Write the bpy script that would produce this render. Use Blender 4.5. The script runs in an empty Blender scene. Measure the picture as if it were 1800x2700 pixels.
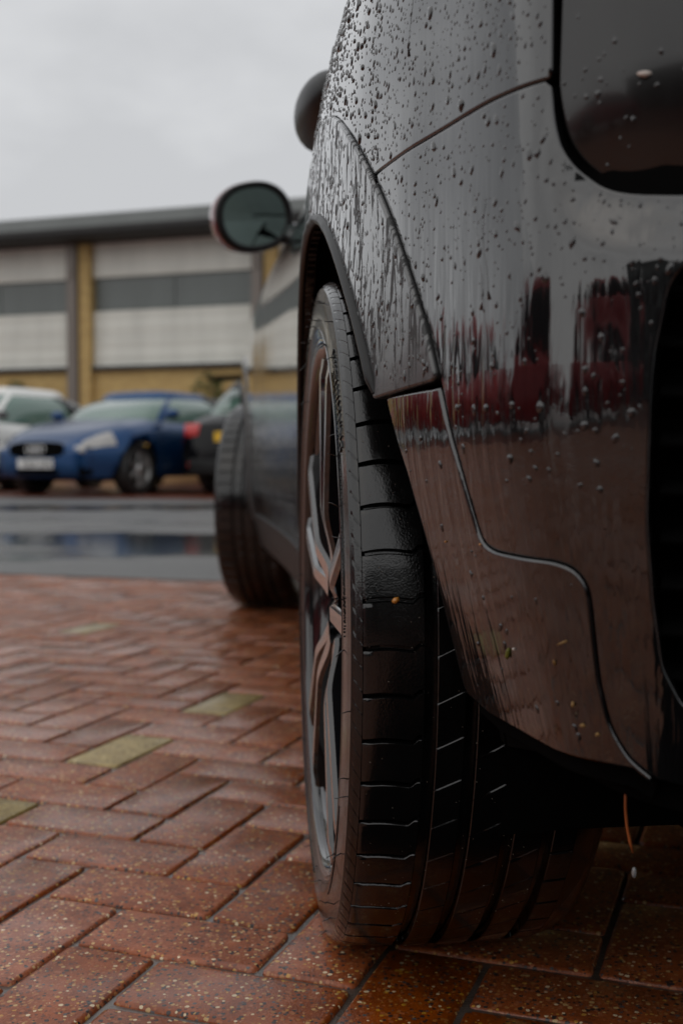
import bpy, bmesh, math, random
import numpy as np
from mathutils import Vector, Matrix
from mathutils.geometry import delaunay_2d_cdt

random.seed(7)
rng = np.random.default_rng(7)
R = math.radians
scene = bpy.context.scene
col = scene.collection

# ------------------------------------------------------------------ camera
cam_d = bpy.data.cameras.new('camera')
cam = bpy.data.objects.new('camera', cam_d)
col.objects.link(cam)
cam.location = (0, 0, .45)
cam.rotation_euler = (R(90 - 2.637), 0, R(-6.75))
cam_d.sensor_fit = 'HORIZONTAL'
cam_d.sensor_width = 24
cam_d.lens = 41.2
cam_d.clip_start = .02
cam_d.clip_end = 600
cam_d.dof.use_dof = True
cam_d.dof.focus_distance = .88
cam_d.dof.aperture_fstop = 6.3
scene.camera = cam

# ------------------------------------------------------------------ overcast sky
world = bpy.data.worlds.new('World')
scene.world = world
world.use_nodes = True
nt = world.node_tree
nt.nodes.clear()
SUN_EL, SUN_ROT = R(48), R(230)
sky = nt.nodes.new('ShaderNodeTexSky')
sky.sky_type = 'NISHITA'
sky.sun_disc = False
sky.sun_elevation = SUN_EL
sky.sun_rotation = SUN_ROT
sky.dust_density = 6
bg1 = nt.nodes.new('ShaderNodeBackground')
bg1.inputs['Strength'].default_value = .05
nt.links.new(sky.outputs[0], bg1.inputs[0])
tc = nt.nodes.new('ShaderNodeTexCoord')
mp = nt.nodes.new('ShaderNodeMapping')
mp.inputs['Scale'].default_value = (1, 1, 2.2)
mp.inputs['Location'].default_value = (.3, .1, .45)
nt.links.new(tc.outputs['Generated'], mp.inputs[0])
nz = nt.nodes.new('ShaderNodeTexNoise')
nz.inputs['Scale'].default_value = 3.2
nz.inputs['Detail'].default_value = 6
nz.inputs['Roughness'].default_value = .5
nt.links.new(mp.outputs[0], nz.inputs['Vector'])
cr = nt.nodes.new('ShaderNodeValToRGB')
cr.color_ramp.elements[0].position = .40
cr.color_ramp.elements[0].color = (.64, .65, .668, 1)
cr.color_ramp.elements[1].position = .62
cr.color_ramp.elements[1].color = (.80, .81, .825, 1)
nt.links.new(nz.outputs[0], cr.inputs[0])
bg2 = nt.nodes.new('ShaderNodeBackground')
bg2.inputs['Strength'].default_value = 1.0
nt.links.new(cr.outputs[0], bg2.inputs[0])
mixw = nt.nodes.new('ShaderNodeMixShader')
mixw.inputs[0].default_value = .9
nt.links.new(bg1.outputs[0], mixw.inputs[1])
nt.links.new(bg2.outputs[0], mixw.inputs[2])
outw = nt.nodes.new('ShaderNodeOutputWorld')
nt.links.new(mixw.outputs[0], outw.inputs[0])

sun_d = bpy.data.lights.new('sun', 'SUN')
sun_d.energy = .7
sun_d.angle = R(120)
sun_d.color = (1, .97, .92)
sun = bpy.data.objects.new('sun', sun_d)
col.objects.link(sun)
sun.rotation_euler = (R(90) - SUN_EL, 0, R(180) - SUN_ROT)

vs = scene.view_settings
vs.view_transform = 'Standard'
vs.look = 'None'
vs.exposure = 0
vs.gamma = 1

# ------------------------------------------------------------------ helpers
def tag(o, label=None, cat=None, group=None, kind=None):
    if label: o['label'] = label
    if cat: o['category'] = cat
    if group: o['group'] = group
    if kind: o['kind'] = kind
    return o

def link(name, me, parent=None, mat=None):
    o = bpy.data.objects.new(name, me)
    col.objects.link(o)
    if parent is not None: o.parent = parent
    if mat is not None and me is not None and hasattr(me, 'materials') and not me.materials: me.materials.append(mat)
    return o

def empty(name, loc=(0, 0, 0), rz=0):
    o = bpy.data.objects.new(name, None)
    col.objects.link(o)
    o.location = loc
    o.rotation_euler = (0, 0, rz)
    o.empty_display_size = .1
    return o

def mesh(name, V, Fc, smooth=True, uv=None, normals=None):
    me = bpy.data.meshes.new(name)
    me.from_pydata([tuple(map(float, v)) for v in V], [], [tuple(int(i) for i in f) for f in Fc])
    if smooth: me.polygons.foreach_set('use_smooth', [True] * len(me.polygons))
    if uv is not None:
        l = me.uv_layers.new(name='UVMap')
        vi = np.empty(len(me.loops), int)
        me.loops.foreach_get('vertex_index', vi)
        l.data.foreach_set('uv', np.asarray(uv, float)[vi].ravel())
    me.update()
    if normals is not None:
        me.normals_split_custom_set_from_vertices([tuple(map(float, n)) for n in normals])
    return me

class MB:
    """collects shapes, builds one mesh"""
    def __init__(s): s.V, s.F = [], []
    def add(s, V, Fc, M=None):
        b = len(s.V)
        for v in V:
            v = Vector(v)
            if M is not None: v = M @ v
            s.V.append(tuple(v))
        s.F += [tuple(b + i for i in f) for f in Fc]
        return s
    def box(s, c, d, M=None, bev=0):
        x, y, z = d[0] / 2, d[1] / 2, d[2] / 2
        if bev:
            b = min(bev, x, y, z) * .999
            bm = bmesh.new()
            bmesh.ops.create_cube(bm, size=1)
            for v in bm.verts: v.co = Vector((v.co.x * d[0], v.co.y * d[1], v.co.z * d[2])) + Vector(c)
            bmesh.ops.bevel(bm, geom=bm.edges[:], offset=b, segments=2, affect='EDGES', profile=.5)
            bm.verts.index_update()
            s.add([v.co.copy() for v in bm.verts], [[v.index for v in f.verts] for f in bm.faces], M)
            bm.free()
            return s
        V = [(c[0] + sx * x, c[1] + sy * y, c[2] + sz * z) for sx in (-1, 1) for sy in (-1, 1) for sz in (-1, 1)]
        return s.add(V, [(0, 1, 3, 2), (4, 6, 7, 5), (0, 4, 5, 1), (2, 3, 7, 6), (0, 2, 6, 4), (1, 5, 7, 3)], M)
    def tube(s, P, r, n=8, M=None, caps=True):
        P = [Vector(p) for p in P]
        rr = r if isinstance(r, (list, tuple)) else [r] * len(P)
        V, Fc = [], []
        up0 = Vector((0, 0, 1))
        for i, p in enumerate(P):
            d = (P[min(i + 1, len(P) - 1)] - P[max(i - 1, 0)]).normalized()
            a = d.cross(up0)
            if a.length < .05: a = d.cross(Vector((1, 0, 0)))
            a.normalize(); b = a.cross(d)
            for k in range(n):
                th = 2 * math.pi * k / n
                V.append(p + (a * math.cos(th) + b * math.sin(th)) * rr[i])
        for i in range(len(P) - 1):
            for k in range(n):
                Fc.append((i * n + k, i * n + (k + 1) % n, (i + 1) * n + (k + 1) % n, (i + 1) * n + k))
        if caps:
            Fc.append(tuple(range(n))[::-1]); Fc.append(tuple((len(P) - 1) * n + k for k in range(n)))
        return s.add(V, Fc, M)
    def lathe(s, prof, n=64, axis='X', M=None, closed=False):
        """prof: (radius, along-axis) pairs"""
        V, Fc = [], []
        m = len(prof)
        for k in range(n):
            th = 2 * math.pi * k / n
            c, q = math.cos(th), math.sin(th)
            for r, a in prof: V.append((a, r * c, r * q) if axis == 'X' else (r * c, r * q, a))
        for k in range(n):
            k2 = (k + 1) % n
            for j in range(m - (0 if closed else 1)):
                j2 = (j + 1) % m
                Fc.append((k * m + j, k2 * m + j, k2 * m + j2, k * m + j2))
        return s.add(V, Fc, M)
    def ellipsoid(s, c, r, n=16, m=10, M=None):
        V = [(c[0], c[1], c[2] - r[2])]
        for i in range(1, m):
            ph = math.pi * i / m - math.pi / 2
            for k in range(n):
                th = 2 * math.pi * k / n
                V.append((c[0] + r[0] * math.cos(ph) * math.cos(th), c[1] + r[1] * math.cos(ph) * math.sin(th), c[2] + r[2] * math.sin(ph)))
        V.append((c[0], c[1], c[2] + r[2]))
        Fc = [(0, 1 + (k + 1) % n, 1 + k) for k in range(n)]
        for i in range(m - 2):
            for k in range(n):
                Fc.append((1 + i * n + k, 1 + i * n + (k + 1) % n, 1 + (i + 1) * n + (k + 1) % n, 1 + (i + 1) * n + k))
        t = len(V) - 1
        Fc += [(t, 1 + (m - 2) * n + k, 1 + (m - 2) * n + (k + 1) % n) for k in range(n)]
        return s.add(V, Fc, M)
    def me(s, name, smooth=True): return mesh(name, s.V, s.F, smooth)
    def build(s, name, mat, parent=None, smooth=True): return link(name, s.me(name, smooth), parent, mat)

def flat_angle(o, deg=35):
    """smooth shading that keeps hard corners"""
    me = o.data
    bm = bmesh.new(); bm.from_mesh(me)
    bmesh.ops.recalc_face_normals(bm, faces=bm.faces[:])
    for e in bm.edges:
        if len(e.link_faces) == 2 and e.calc_face_angle(0) > R(deg): e.smooth = False
    for f in bm.faces: f.smooth = True
    bm.to_mesh(me); bm.free()
    return o

def copy_tree(o, parent=None):
    c = o.copy(); col.objects.link(c)
    if parent is not None: c.parent = parent
    for ch in list(o.children): copy_tree(ch, c)
    return c

# ------------------------------------------------------------------ materials
class NT:
    def __init__(s, name):
        s.m = bpy.data.materials.new(name); s.m.use_nodes = True
        s.t = s.m.node_tree; s.b = s.t.nodes['Principled BSDF']
    def n(s, ty, **kw):
        x = s.t.nodes.new(ty)
        for k, v in kw.items():
            if k in ('op',): x.operation = v
            elif hasattr(x, k) and k not in x.inputs: setattr(x, k, v)
            else: x.inputs[k].default_value = v
        return x
    def l(s, a, b): s.t.links.new(a, b)
    def math(s, op, a, b=None, c=None):
        x = s.t.nodes.new('ShaderNodeMath'); x.operation = op
        for i, v in enumerate((a, b, c)):
            if v is None: continue
            if isinstance(v, (int, float)): x.inputs[i].default_value = v
            else: s.l(v, x.inputs[i])
        return x.outputs[0]
    def ramp(s, fac, stops, const=False):
        x = s.t.nodes.new('ShaderNodeValToRGB')
        if const: x.color_ramp.interpolation = 'CONSTANT'
        e = x.color_ramp.elements
        while len(e) < len(stops): e.new(.5)
        for k, (p, c) in enumerate(stops):
            e[k].position = p
            e[k].color = (c, c, c, 1) if isinstance(c, (int, float)) else (*c, 1)
        s.l(fac, x.inputs[0]); return x.outputs[0]
    def coord(s, which='Object', scale=(1, 1, 1), rnd=False):
        tcn = s.n('ShaderNodeTexCoord')
        v = tcn.outputs[which]
        if rnd:
            oi = s.n('ShaderNodeObjectInfo')
            vm = s.n('ShaderNodeVectorMath', op='MULTIPLY_ADD')
            cmb = s.n('ShaderNodeCombineXYZ')
            s.l(oi.outputs['Random'], cmb.inputs[0]); s.l(oi.outputs['Random'], cmb.inputs[1])
            s.l(cmb.outputs[0], vm.inputs[0]); vm.inputs[1].default_value = (37, 91, 0); s.l(v, vm.inputs[2])
            v = vm.outputs[0]
        mpn = s.n('ShaderNodeMapping'); mpn.inputs['Scale'].default_value = scale
        s.l(v, mpn.inputs[0]); return mpn.outputs[0]
    def noise(s, v, scale, detail=3, rough=.5, dist=0.):
        x = s.n('ShaderNodeTexNoise'); x.inputs['Scale'].default_value = scale
        x.inputs['Detail'].default_value = detail; x.inputs['Roughness'].default_value = rough
        x.inputs['Distortion'].default_value = dist
        s.l(v, x.inputs['Vector']); return x.outputs[0]
    def bump(s, h, strength, dist, inp='Normal', base=None):
        x = s.n('ShaderNodeBump'); x.inputs['Strength'].default_value = strength; x.inputs['Distance'].default_value = dist
        s.l(h, x.inputs['Height'])
        if base is not None: s.l(base, x.inputs['Normal'])
        for i in ([inp] if isinstance(inp, str) else inp): s.l(x.outputs[0], s.b.inputs[i])
        return x.outputs[0]
    def mix(s, f, a, b):
        x = s.n('ShaderNodeMix', data_type='RGBA')
        for i, v in ((0, f), (6, a), (7, b)):
            if isinstance(v, (int, float)): x.inputs[i].default_value = v
            elif isinstance(v, tuple): x.inputs[i].default_value = (*v, 1)
            else: s.l(v, x.inputs[i])
        return x.outputs[2]
    def set(s, **kw):
        for k, v in kw.items():
            k = k.replace('_', ' ')
            i = s.b.inputs[k]
            i.default_value = (*v, 1) if isinstance(v, tuple) and len(v) == 3 else v
        return s

def simple(name, c, rough=.5, metal=0., coat=0., crough=.05, spec=.5, var=0., vscale=30):
    k = NT(name); k.set(Roughness=rough, Metallic=metal, Coat_Weight=coat, Coat_Roughness=crough, Specular_IOR_Level=spec)
    if var:
        f = k.noise(k.coord('Object'), vscale, 4, .6)
        lo = tuple(x * (1 - var) for x in c); hi = tuple(min(1, x * (1 + var)) for x in c)
        k.l(k.ramp(f, [(.3, lo), (.7, hi)]), k.b.inputs['Base Color'])
    else: k.b.inputs['Base Color'].default_value = (*c, 1)
    return k.m

def wet_paint():
    k = NT('wet_black_paint')
    k.set(Base_Color=(.0045, .0045, .005), Roughness=.07, Metallic=.0, Coat_Weight=1., Coat_Roughness=.015, Coat_IOR=1.55, Specular_IOR_Level=.6)
    v = k.coord('UV', (1, 1, 1))
    # thin film of running water: streaks drawn out downwards
    s1 = k.noise(k.coord('UV', (95, 8, 1)), 1., 3, .5, .8)
    s2 = k.noise(k.coord('UV', (60, 14, 1)), 1., 2, .5, .3)
    low = k.n('ShaderNodeSeparateXYZ'); k.l(v, low.inputs[0])
    # more run-off lower on the panel (below about 0.56 m)
    wz = k.ramp(low.outputs[1], [(.40, .55), (.50, 1.), (.585, .45), (.63, .10)])
    h = k.math('MULTIPLY', k.math('ADD', k.math('MULTIPLY', s1, .6), k.math('MULTIPLY', s2, .5)), wz)
    k.bump(h, 1., .0017, ('Normal', 'Coat Normal'))
    return k.m

def wet_trim():
    k = NT('wet_black_plastic_trim')
    k.set(Base_Color=(.008, .008, .0085), Roughness=.16, Specular_IOR_Level=.7, Coat_Weight=1., Coat_Roughness=.02, Coat_IOR=1.65)
    s1 = k.noise(k.coord('UV', (95, 17, 1)), 1., 4, .62, 1.6)
    isl = k.ramp(s1, [(.455, 0.), (.475, 1.)])       # islands of sheeted water over dry plastic
    lowz = k.n('ShaderNodeSeparateXYZ'); k.l(k.coord('UV'), lowz.inputs[0])
    amt = k.ramp(lowz.outputs[1], [(.45, .12), (.52, .8), (.60, 1.), (.9, 1.)])
    isl = k.math('MULTIPLY', isl, amt)
    grain = k.noise(k.coord('UV'), 900., 2)
    k.l(k.math('SUBTRACT', 1., k.math('MULTIPLY', isl, .9)), k.b.inputs['Coat Roughness'])
    k.l(k.math('MULTIPLY_ADD', isl, -.47, .55), k.b.inputs['Roughness'])
    k.l(k.math('MULTIPLY_ADD', isl, .95, .05), k.b.inputs['Coat Weight'])
    k.bump(k.math('ADD', k.math('MULTIPLY', isl, .10), k.math('ADD', k.math('MULTIPLY', s1, .12), k.math('MULTIPLY', grain, .012))), .9, .0008, ('Normal', 'Coat Normal'))
    return k.m

def rubber(name='wet_rubber', base=.0035):
    k = NT(name)
    k.set(Base_Color=(base, base, base * 1.02), Roughness=.16, Specular_IOR_Level=.5, Coat_Weight=.3, Coat_Roughness=.06)
    v = k.coord('Object')
    f = k.noise(v, 45, 4, .6)
    k.l(k.ramp(f, [(.35, .05), (.7, .22)]), k.b.inputs['Roughness'])
    k.bump(k.math('ADD', k.noise(v, 700, 3), k.math('MULTIPLY', k.noise(v, 90, 3), .8)), .28, .0007)
    return k.m

def paver(name, reds, chip_scale=250., obj_rnd=True):
    k = NT(name)
    v = k.coord('Object', (1, 1, 1), rnd=obj_rnd)
    wob = k.noise(v, 120, 2)
    vo = k.n('ShaderNodeTexVoronoi'); vo.inputs['Scale'].default_value = chip_scale
    vo.inputs['Randomness'].default_value = 1.
    k.l(v, vo.inputs['Vector'])
    sep = k.n('ShaderNodeSeparateColor'); k.l(vo.outputs['Color'], sep.inputs[0])
    pal = k.ramp(sep.outputs[0], reds['chips'], const=True)
    rad = k.math('MULTIPLY_ADD', sep.outputs[1], .36, .24)
    d = k.math('ADD', vo.outputs['Distance'], k.math('MULTIPLY', k.math('SUBTRACT', wob, .5), .35))
    inside = k.math('LESS_THAN', d, rad)
    present = k.math('LESS_THAN', sep.outputs[2], reds['density'])
    chip = k.math('MULTIPLY', inside, present)
    mot = k.noise(v, 26, 5, .62)
    base = k.ramp(mot, [(.28, reds['lo']), (.72, reds['hi'])])
    oi = k.n('ShaderNodeObjectInfo')
    fine = k.noise(v, 420, 3, .6)
    base = k.mix(k.math('MULTIPLY', k.ramp(fine, [(.5, 0.), (.72, 1.)]), .5), base, reds['grit'])
    c = k.mix(chip, base, pal)
    if obj_rnd:
        hs = k.n('ShaderNodeHueSaturation')
        k.l(k.math('MULTIPLY_ADD', oi.outputs['Random'], .45, .76), hs.inputs['Value'])
        k.l(k.math('MULTIPLY_ADD', oi.outputs['Random'], -.18, 1.08), hs.inputs['Saturation'])
        k.l(c, hs.inputs['Color']); c = hs.outputs[0]
    k.l(c, k.b.inputs['Base Color'])
    k.set(Roughness=.40, Specular_IOR_Level=.4, Coat_Weight=.25, Coat_Roughness=.1, Coat_IOR=1.33)
    wet = k.noise(k.coord('Object', (1, 1, 1), rnd=obj_rnd), 9, 4, .6)
    k.l(k.ramp(wet, [(.35, .035), (.7, .17)]), k.b.inputs['Coat Roughness'])
    geo = k.n('ShaderNodeNewGeometry')          # sheets of rain that run on across neighbouring blocks
    wp = k.n('ShaderNodeMapping'); wp.inputs['Scale'].default_value = (2.2, 3.0, 1); k.l(geo.outputs['Position'], wp.inputs[0])
    pool = k.noise(wp.outputs[0], 1.6, 4, .6, .4)
    k.l(k.ramp(pool, [(.42, .10), (.58, 1.)]), k.b.inputs['Coat Weight'])
    hh = k.math('ADD', k.math('MULTIPLY', fine, .6), k.math('ADD', k.math('MULTIPLY', chip, .35), k.math('MULTIPLY', mot, 1.2)))
    k.bump(hh, .8, .0016)
    x = k.n('ShaderNodeBump'); x.inputs['Strength'].default_value = .40; x.inputs['Distance'].default_value = .0011
    k.l(hh, x.inputs['Height']); k.l(x.outputs[0], k.b.inputs['Coat Normal'])
    return k.m

CH_RED = [(0, (.40, .13, .055)), (.22, (.045, .030, .028)), (.46, (.42, .17, .055)), (.62, (.16, .055, .03)), (.72, (.60, .38, .16)), (.82, (.10, .09, .09)), (.89, (.58, .30, .06)), (.95, (.80, .64, .42))]
CH_YEL = [(0, (.42, .33, .12)), (.4, (.09, .07, .03)), (.6, (.6, .48, .22)), (.85, (.3, .22, .07))]
M = {}
M['paver'] = paver('wet_red_paver', dict(chips=CH_RED, density=.92, lo=(.19, .043, .012), hi=(.44, .112, .030), grit=(.07, .022, .012)))
M['paver_yellow'] = paver('wet_buff_paver', dict(chips=CH_YEL, density=.5, lo=(.20, .125, .035), hi=(.46, .33, .10), grit=(.15, .10, .03)))
M['paver_field'] = paver('wet_red_paver_field', dict(chips=CH_RED, density=.92, lo=(.19, .043, .012), hi=(.44, .112, .030), grit=(.07, .022, .012)), obj_rnd=False)

def joint_sand():
    k = NT('wet_joint_sand')
    v = k.coord('Object')
    f = k.noise(v, 30, 6, .65)
    k.l(k.ramp(f, [(.3, (.05, .035, .026)), (.7, (.13, .105, .09))]), k.b.inputs['Base Color'])
    k.set(Roughness=.35, Coat_Weight=.6, Coat_Roughness=.15)
    k.bump(k.noise(v, 260, 3), .6, .002)
    return k.m
M['joint'] = joint_sand()

def asphalt():
    k = NT('wet_asphalt')
    v = k.coord('Object')
    f = k.noise(v, 60, 5, .6)
    sx = k.n('ShaderNodeSeparateXYZ'); k.l(v, sx.inputs[0])
    pud = k.noise(k.coord('Object', (.45, 1.0, 1)), 1.3, 5, .62, .5)
    q = k.math('ADD', k.math('MULTIPLY_ADD', sx.outputs[0], .22, sx.outputs[1]), k.math('MULTIPLY', k.math('SUBTRACT', pud, .5), 3.4))
    q = k.math('DIVIDE', q, 20.)
    puddle = k.ramp(q, [(.262, 0.), (.280, 1.), (.345, 1.), (.365, 0.), (.40, 0.), (.412, .6), (.425, 0.), (.50, 0.), (.515, .9), (.545, .9), (.56, 0.)])
    big = k.noise(k.coord('Object', (.4, 1, 1)), .9, 4, .6)
    base = k.mix(big, k.ramp(f, [(.3, (.045, .045, .046)), (.7, (.08, .078, .076))]), k.ramp(f, [(.3, (.10, .10, .10)), (.7, (.16, .157, .153))]))
    k.l(k.mix(puddle, base, (.015, .015, .015)), k.b.inputs['Base Color'])
    k.l(k.math('MULTIPLY_ADD', puddle, -.25, .35), k.b.inputs['Roughness'])
    k.set(Specular_IOR_Level=.8)
    x = k.n('ShaderNodeBump'); x.inputs['Distance'].default_value = .008
    k.l(k.math('MULTIPLY', k.math('SUBTRACT', 1., puddle), .75), x.inputs['Strength'])
    k.l(k.noise(v, 110, 3, .7), x.inputs['Height']); k.l(x.outputs[0], k.b.inputs['Normal'])
    return k.m
M['asphalt'] = asphalt()
M['paint'] = wet_paint()
M['trim'] = wet_trim()
M['rubber'] = rubber()
M['black'] = simple('black_void_plastic', (.0025, .0025, .0025), .9, spec=.05)
M['liner'] = simple('black_felt_liner', (.003, .003, .003), .95, spec=.04)
M['black_gloss'] = simple('gloss_black', (.008, .008, .009), .12, coat=1., crough=.03)
M['matte_black'] = simple('matte_black_plastic', (.007, .007, .0075), .5, spec=.25, var=.3)
M['smoke'] = simple('smoked_lamp_lens', (.006, .005, .005), .22, coat=.5, crough=.10, spec=.4)
M['machined'] = simple('machined_alloy', (.72, .67, .64), .22, metal=1.)
M['glass_dark'] = simple('tinted_glass', (.010, .014, .014), .04, coat=1., crough=.01)
M['mirror'] = simple('mirror_glass', (.22, .29, .275), .03, metal=1.)
M['red_cap'] = simple('red_gloss', (.16, .012, .012), .2, coat=1., crough=.04)
M['disc'] = simple('brake_disc_steel', (.22, .20, .19), .35, metal=1.)
def water():
    k = NT('water_drop')
    k.set(Base_Color=(.012, .012, .013), Roughness=.02, IOR=1.36, Specular_IOR_Level=.7, Coat_Weight=1., Coat_Roughness=.0)
    return k.m
M['water'] = water()

# ================================================================== GROUND
SITE = R(-24)
ca, sa = math.cos(SITE), math.sin(SITE)
def sheet(name, pts, z, mat, th=.02):
    n = len(pts)
    V = [(x, y, z) for x, y in pts] + [(x, y, z - th) for x, y in pts]
    Fc = [tuple(range(n))] + [(i, n + i, n + (i + 1) % n, (i + 1) % n) for i in range(n)]
    o = link(name, mesh(name, V, Fc, False), None, mat)
    return tag(o, kind='structure')
def along(p, s, q=0): return (p[0] + ca * s - sa * q, p[1] + sa * s + ca * q)
ground = sheet('ground', [(-300, -300), (300, -300), (300, 300), (-300, 300)], -.045, M['asphalt'])
E1, E2 = (-.33, 4.44), (-.14, 12.75)
road = sheet('road', [along(E1, -60), along(E1, 60), along(E2, 60), along(E2, -60)], .004, M['asphalt'], .03)
tag(road, 'wet grey asphalt lane with long shallow puddles')
paving = sheet('brick_paving', [along(E1, -9, -14), along(E1, 9, -14), along(E1, 9, .3), along(E1, -9, .3)], -.0034, M['joint'], .03)

BA, BB, BX, BY = .08353925, -.04135432, -.16586146, 1.2152736
BW = math.hypot(BA, BB); BTH = math.atan2(BB, BA)
def cellxy(i, j): return (BX + i * BA - j * BB, BY + i * BB + j * BA)
def brick_me(name, seed):
    r = random.Random(seed)
    L, W = 2 * BW - .0055, BW - .0055
    c = .0035
    def ring(ix, iy, z, jit):
        P = []
        hx, hy = L / 2 - ix, W / 2 - iy
        for sx, sy in ((-1, -1), (1, -1), (1, 1), (-1, 1)):
            k = .006
            a = (sx * (hx - k), sy * hy); b = (sx * hx, sy * (hy - k))
            m = (sx * (hx - k * .3), sy * (hy - k * .3))
            q = [a, m, b] if sx * sy > 0 else [b, m, a]
            e0 = {(-1, -1): 0, (1, -1): 1, (1, 1): 2, (-1, 1): 3}[(sx, sy)]
            if e0 in (0, 2): q = q[::-1] + [(sx * hx * f, sy * hy) for f in (.6, .2, -.2, -.6)]
            else: q = q[::-1] + [(sx * hx, sy * hy * f) for f in (.35, -.35)]
            P += [(x + r.uniform(-jit, jit), y + r.uniform(-jit, jit), z + r.uniform(-jit, jit) * .4) for x, y in q]
        return P
    rings = [ring(0, 0, -.03, 0), ring(0, 0, -c, .0009), ring(c * .35, c * .35, -c * .25, .0009), ring(c, c, 0, .0010)]
    n = len(rings[0])
    V = sum(rings, [])
    Fc = [(a * n + k, a * n + (k + 1) % n, (a + 1) * n + (k + 1) % n, (a + 1) * n + k) for a in range(3) for k in range(n)]
    Fc.append(tuple(3 * n + k for k in range(n)))
    return mesh(name, V, Fc, True)
brick_meshes = [brick_me('brick', s) for s in range(6)]
brick_yellow = brick_me('brick', 99)
for m_ in brick_meshes: m_.materials.append(M['paver'])
brick_yellow.materials.append(M['paver_yellow'])
YEL = {(-3, 5), (-3, 9), (-3, 1), (-11, 17), (5, 1)}
cells = []
for i in range(-60, 60):
    for j in range(-60, 80):
        k = (i + j) % 4
        if k == 0: c = cellxy(i + 1, j + .5); rot = BTH
        elif k == 2: c = cellxy(i + .5, j + 1); rot = BTH + math.pi / 2
        else: continue
        if not (-3.2 < c[0] < 2.6 and -2.2 < c[1] < 6.5): continue
        if (c[1] - E1[1]) * ca - (c[0] - E1[0]) * sa > .10: continue
        cells.append((i, j, c[0], c[1], rot))
def shows(c):
    x, y = c[2], c[3]
    if y < .72: return 0
    u = x / y
    if u < -.22 or u > .46: return 0
    if x > .10 and y > 1.02: return 0
    return 1 / (y * y * y)
cells.sort(key=lambda c: -shows(c))
field = MB()
for n_, (i, j, x, y, rot) in enumerate(cells):
    rr = random.Random(i * 977 + j)
    z = rr.uniform(-.0013, .0008)
    Mx = Matrix.Translation((x + rr.uniform(-.0008, .0008), y + rr.uniform(-.0008, .0008), z)) @ Matrix.Rotation(rot + rr.uniform(-.008, .008), 4, 'Z') @ Matrix.Rotation(rr.uniform(-.006, .006), 4, 'X') @ Matrix.Rotation(rr.uniform(-.004, .004), 4, 'Y')
    yel = (i, j) in YEL
    me_ = brick_yellow if yel else brick_meshes[rr.randrange(6)]
    if n_ < 300 and shows(cells[n_]) > 0:
        o = link('brick', me_, paving)
        o.matrix_local = Mx
        if yel: o['label'] = 'buff yellow paver among the red ones'
    else:
        field.add([v.co for v in me_.vertices], [tuple(p.vertices) for p in me_.polygons], Mx)
f_ = field.build('brick_field', M['paver_field'], paving)
tag(f_, kind='stuff')

def bays_mat():
    k = NT('wet_bay_paving')
    br = k.n('ShaderNodeTexBrick'); br.inputs['Scale'].default_value = 4.5
    br.inputs['Color1'].default_value = (.20, .055, .028, 1); br.inputs['Color2'].default_value = (.13, .035, .018, 1); br.inputs['Mortar'].default_value = (.05, .03, .02, 1)
    br.inputs['Mortar Size'].default_value = .02
    k.l(k.coord('Object'), br.inputs['Vector']); k.l(br.outputs[0], k.b.inputs['Base Color'])
    k.set(Roughness=.3); k.bump(k.noise(k.coord('Object'), 30, 4), .5, .006)
    return k.m
M['bays'] = bays_mat()
bay = sheet('parking_bay', [along(E2, -60), along(E2, 60), along(E2, 60, 30), along(E2, -60, 30)], .008, M['bays'], .04)
bay2 = sheet('parking_bay', [along(E1, -60, -40), along(E1, -9, -40), along(E1, -9, -.02), along(E1, -60, -.02)], -.004, M['bays'], .04)
bay3 = sheet('parking_bay', [along(E1, -8.99, -40), along(E1, 60, -40), along(E1, 60, -14), along(E1, -8.99, -14)], -.004, M['bays'], .04)

for pts in ([(-3.15, -14), (-3.15, 5.6), (-8.5, 8.0), (-8.5, -14)], [(-3.14, -14), (2.58, -14), (2.58, -2.16), (-3.14, -2.16)], [(2.6, -14), (8.5, -14), (8.5, .5), (2.6, 3.05)]):
    sheet('parking_bay', pts, -.0012, M['bays'], .003)
# ================================================================== WAREHOUSE BEHIND THE CARS
def cladding(name, c, rib=0., rough=.45):
    k = NT(name)
    v = k.coord('Object')
    st = k.noise(k.coord('Object', (1.5, 1, .25)), 1.2, 4, .6)
    lo = tuple(x * .88 for x in c); hi = tuple(min(1, x * 1.08) for x in c)
    k.l(k.ramp(st, [(.3, lo), (.7, hi)]), k.b.inputs['Base Color'])
    k.set(Roughness=rough)
    if rib:
        w = k.n('ShaderNodeTexWave', wave_type='BANDS', bands_direction='Z'); w.inputs['Scale'].default_value = rib
        k.l(v, w.inputs['Vector']); k.bump(w.outputs[1], .6, .02)
    return k.m
def yellow_brick():
    k = NT('yellow_stock_brick')
    br = k.n('ShaderNodeTexBrick'); br.inputs['Scale'].default_value = 4.4
    for nm, c in (('Color1', (.56, .39, .15)), ('Color2', (.45, .30, .11)), ('Mortar', (.42, .36, .24))): br.inputs[nm].default_value = (*c, 1)
    br.inputs['Mortar Size'].default_value = .012; br.inputs['Row Height'].default_value = .33; br.inputs['Brick Width'].default_value = 1.
    mpn = k.n('ShaderNodeMapping'); mpn.inputs['Rotation'].default_value = (R(90), 0, 0)
    tcn = k.n('ShaderNodeTexCoord'); k.l(tcn.outputs['Object'], mpn.inputs[0]); k.l(mpn.outputs[0], br.inputs['Vector'])
    k.l(br.outputs[0], k.b.inputs['Base Color']); k.set(Roughness=.8); k.bump(br.outputs[1], -.4, .01)
    return k.m
M['clad_pale'] = cladding('pale_grey_cladding', (.70, .705, .645), .9)
M['clad_green'] = cladding('slate_green_band', (.135, .155, .150), 0, .35)
M['fascia'] = cladding('grey_roof_fascia', (.105, .115, .112), 0, .4)
M['soffit'] = cladding('dark_soffit', (.028, .028, .028), 0, .7)
M['steel'] = cladding('brown_grey_steel', (.19, .165, .145), 0, .5)
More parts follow.
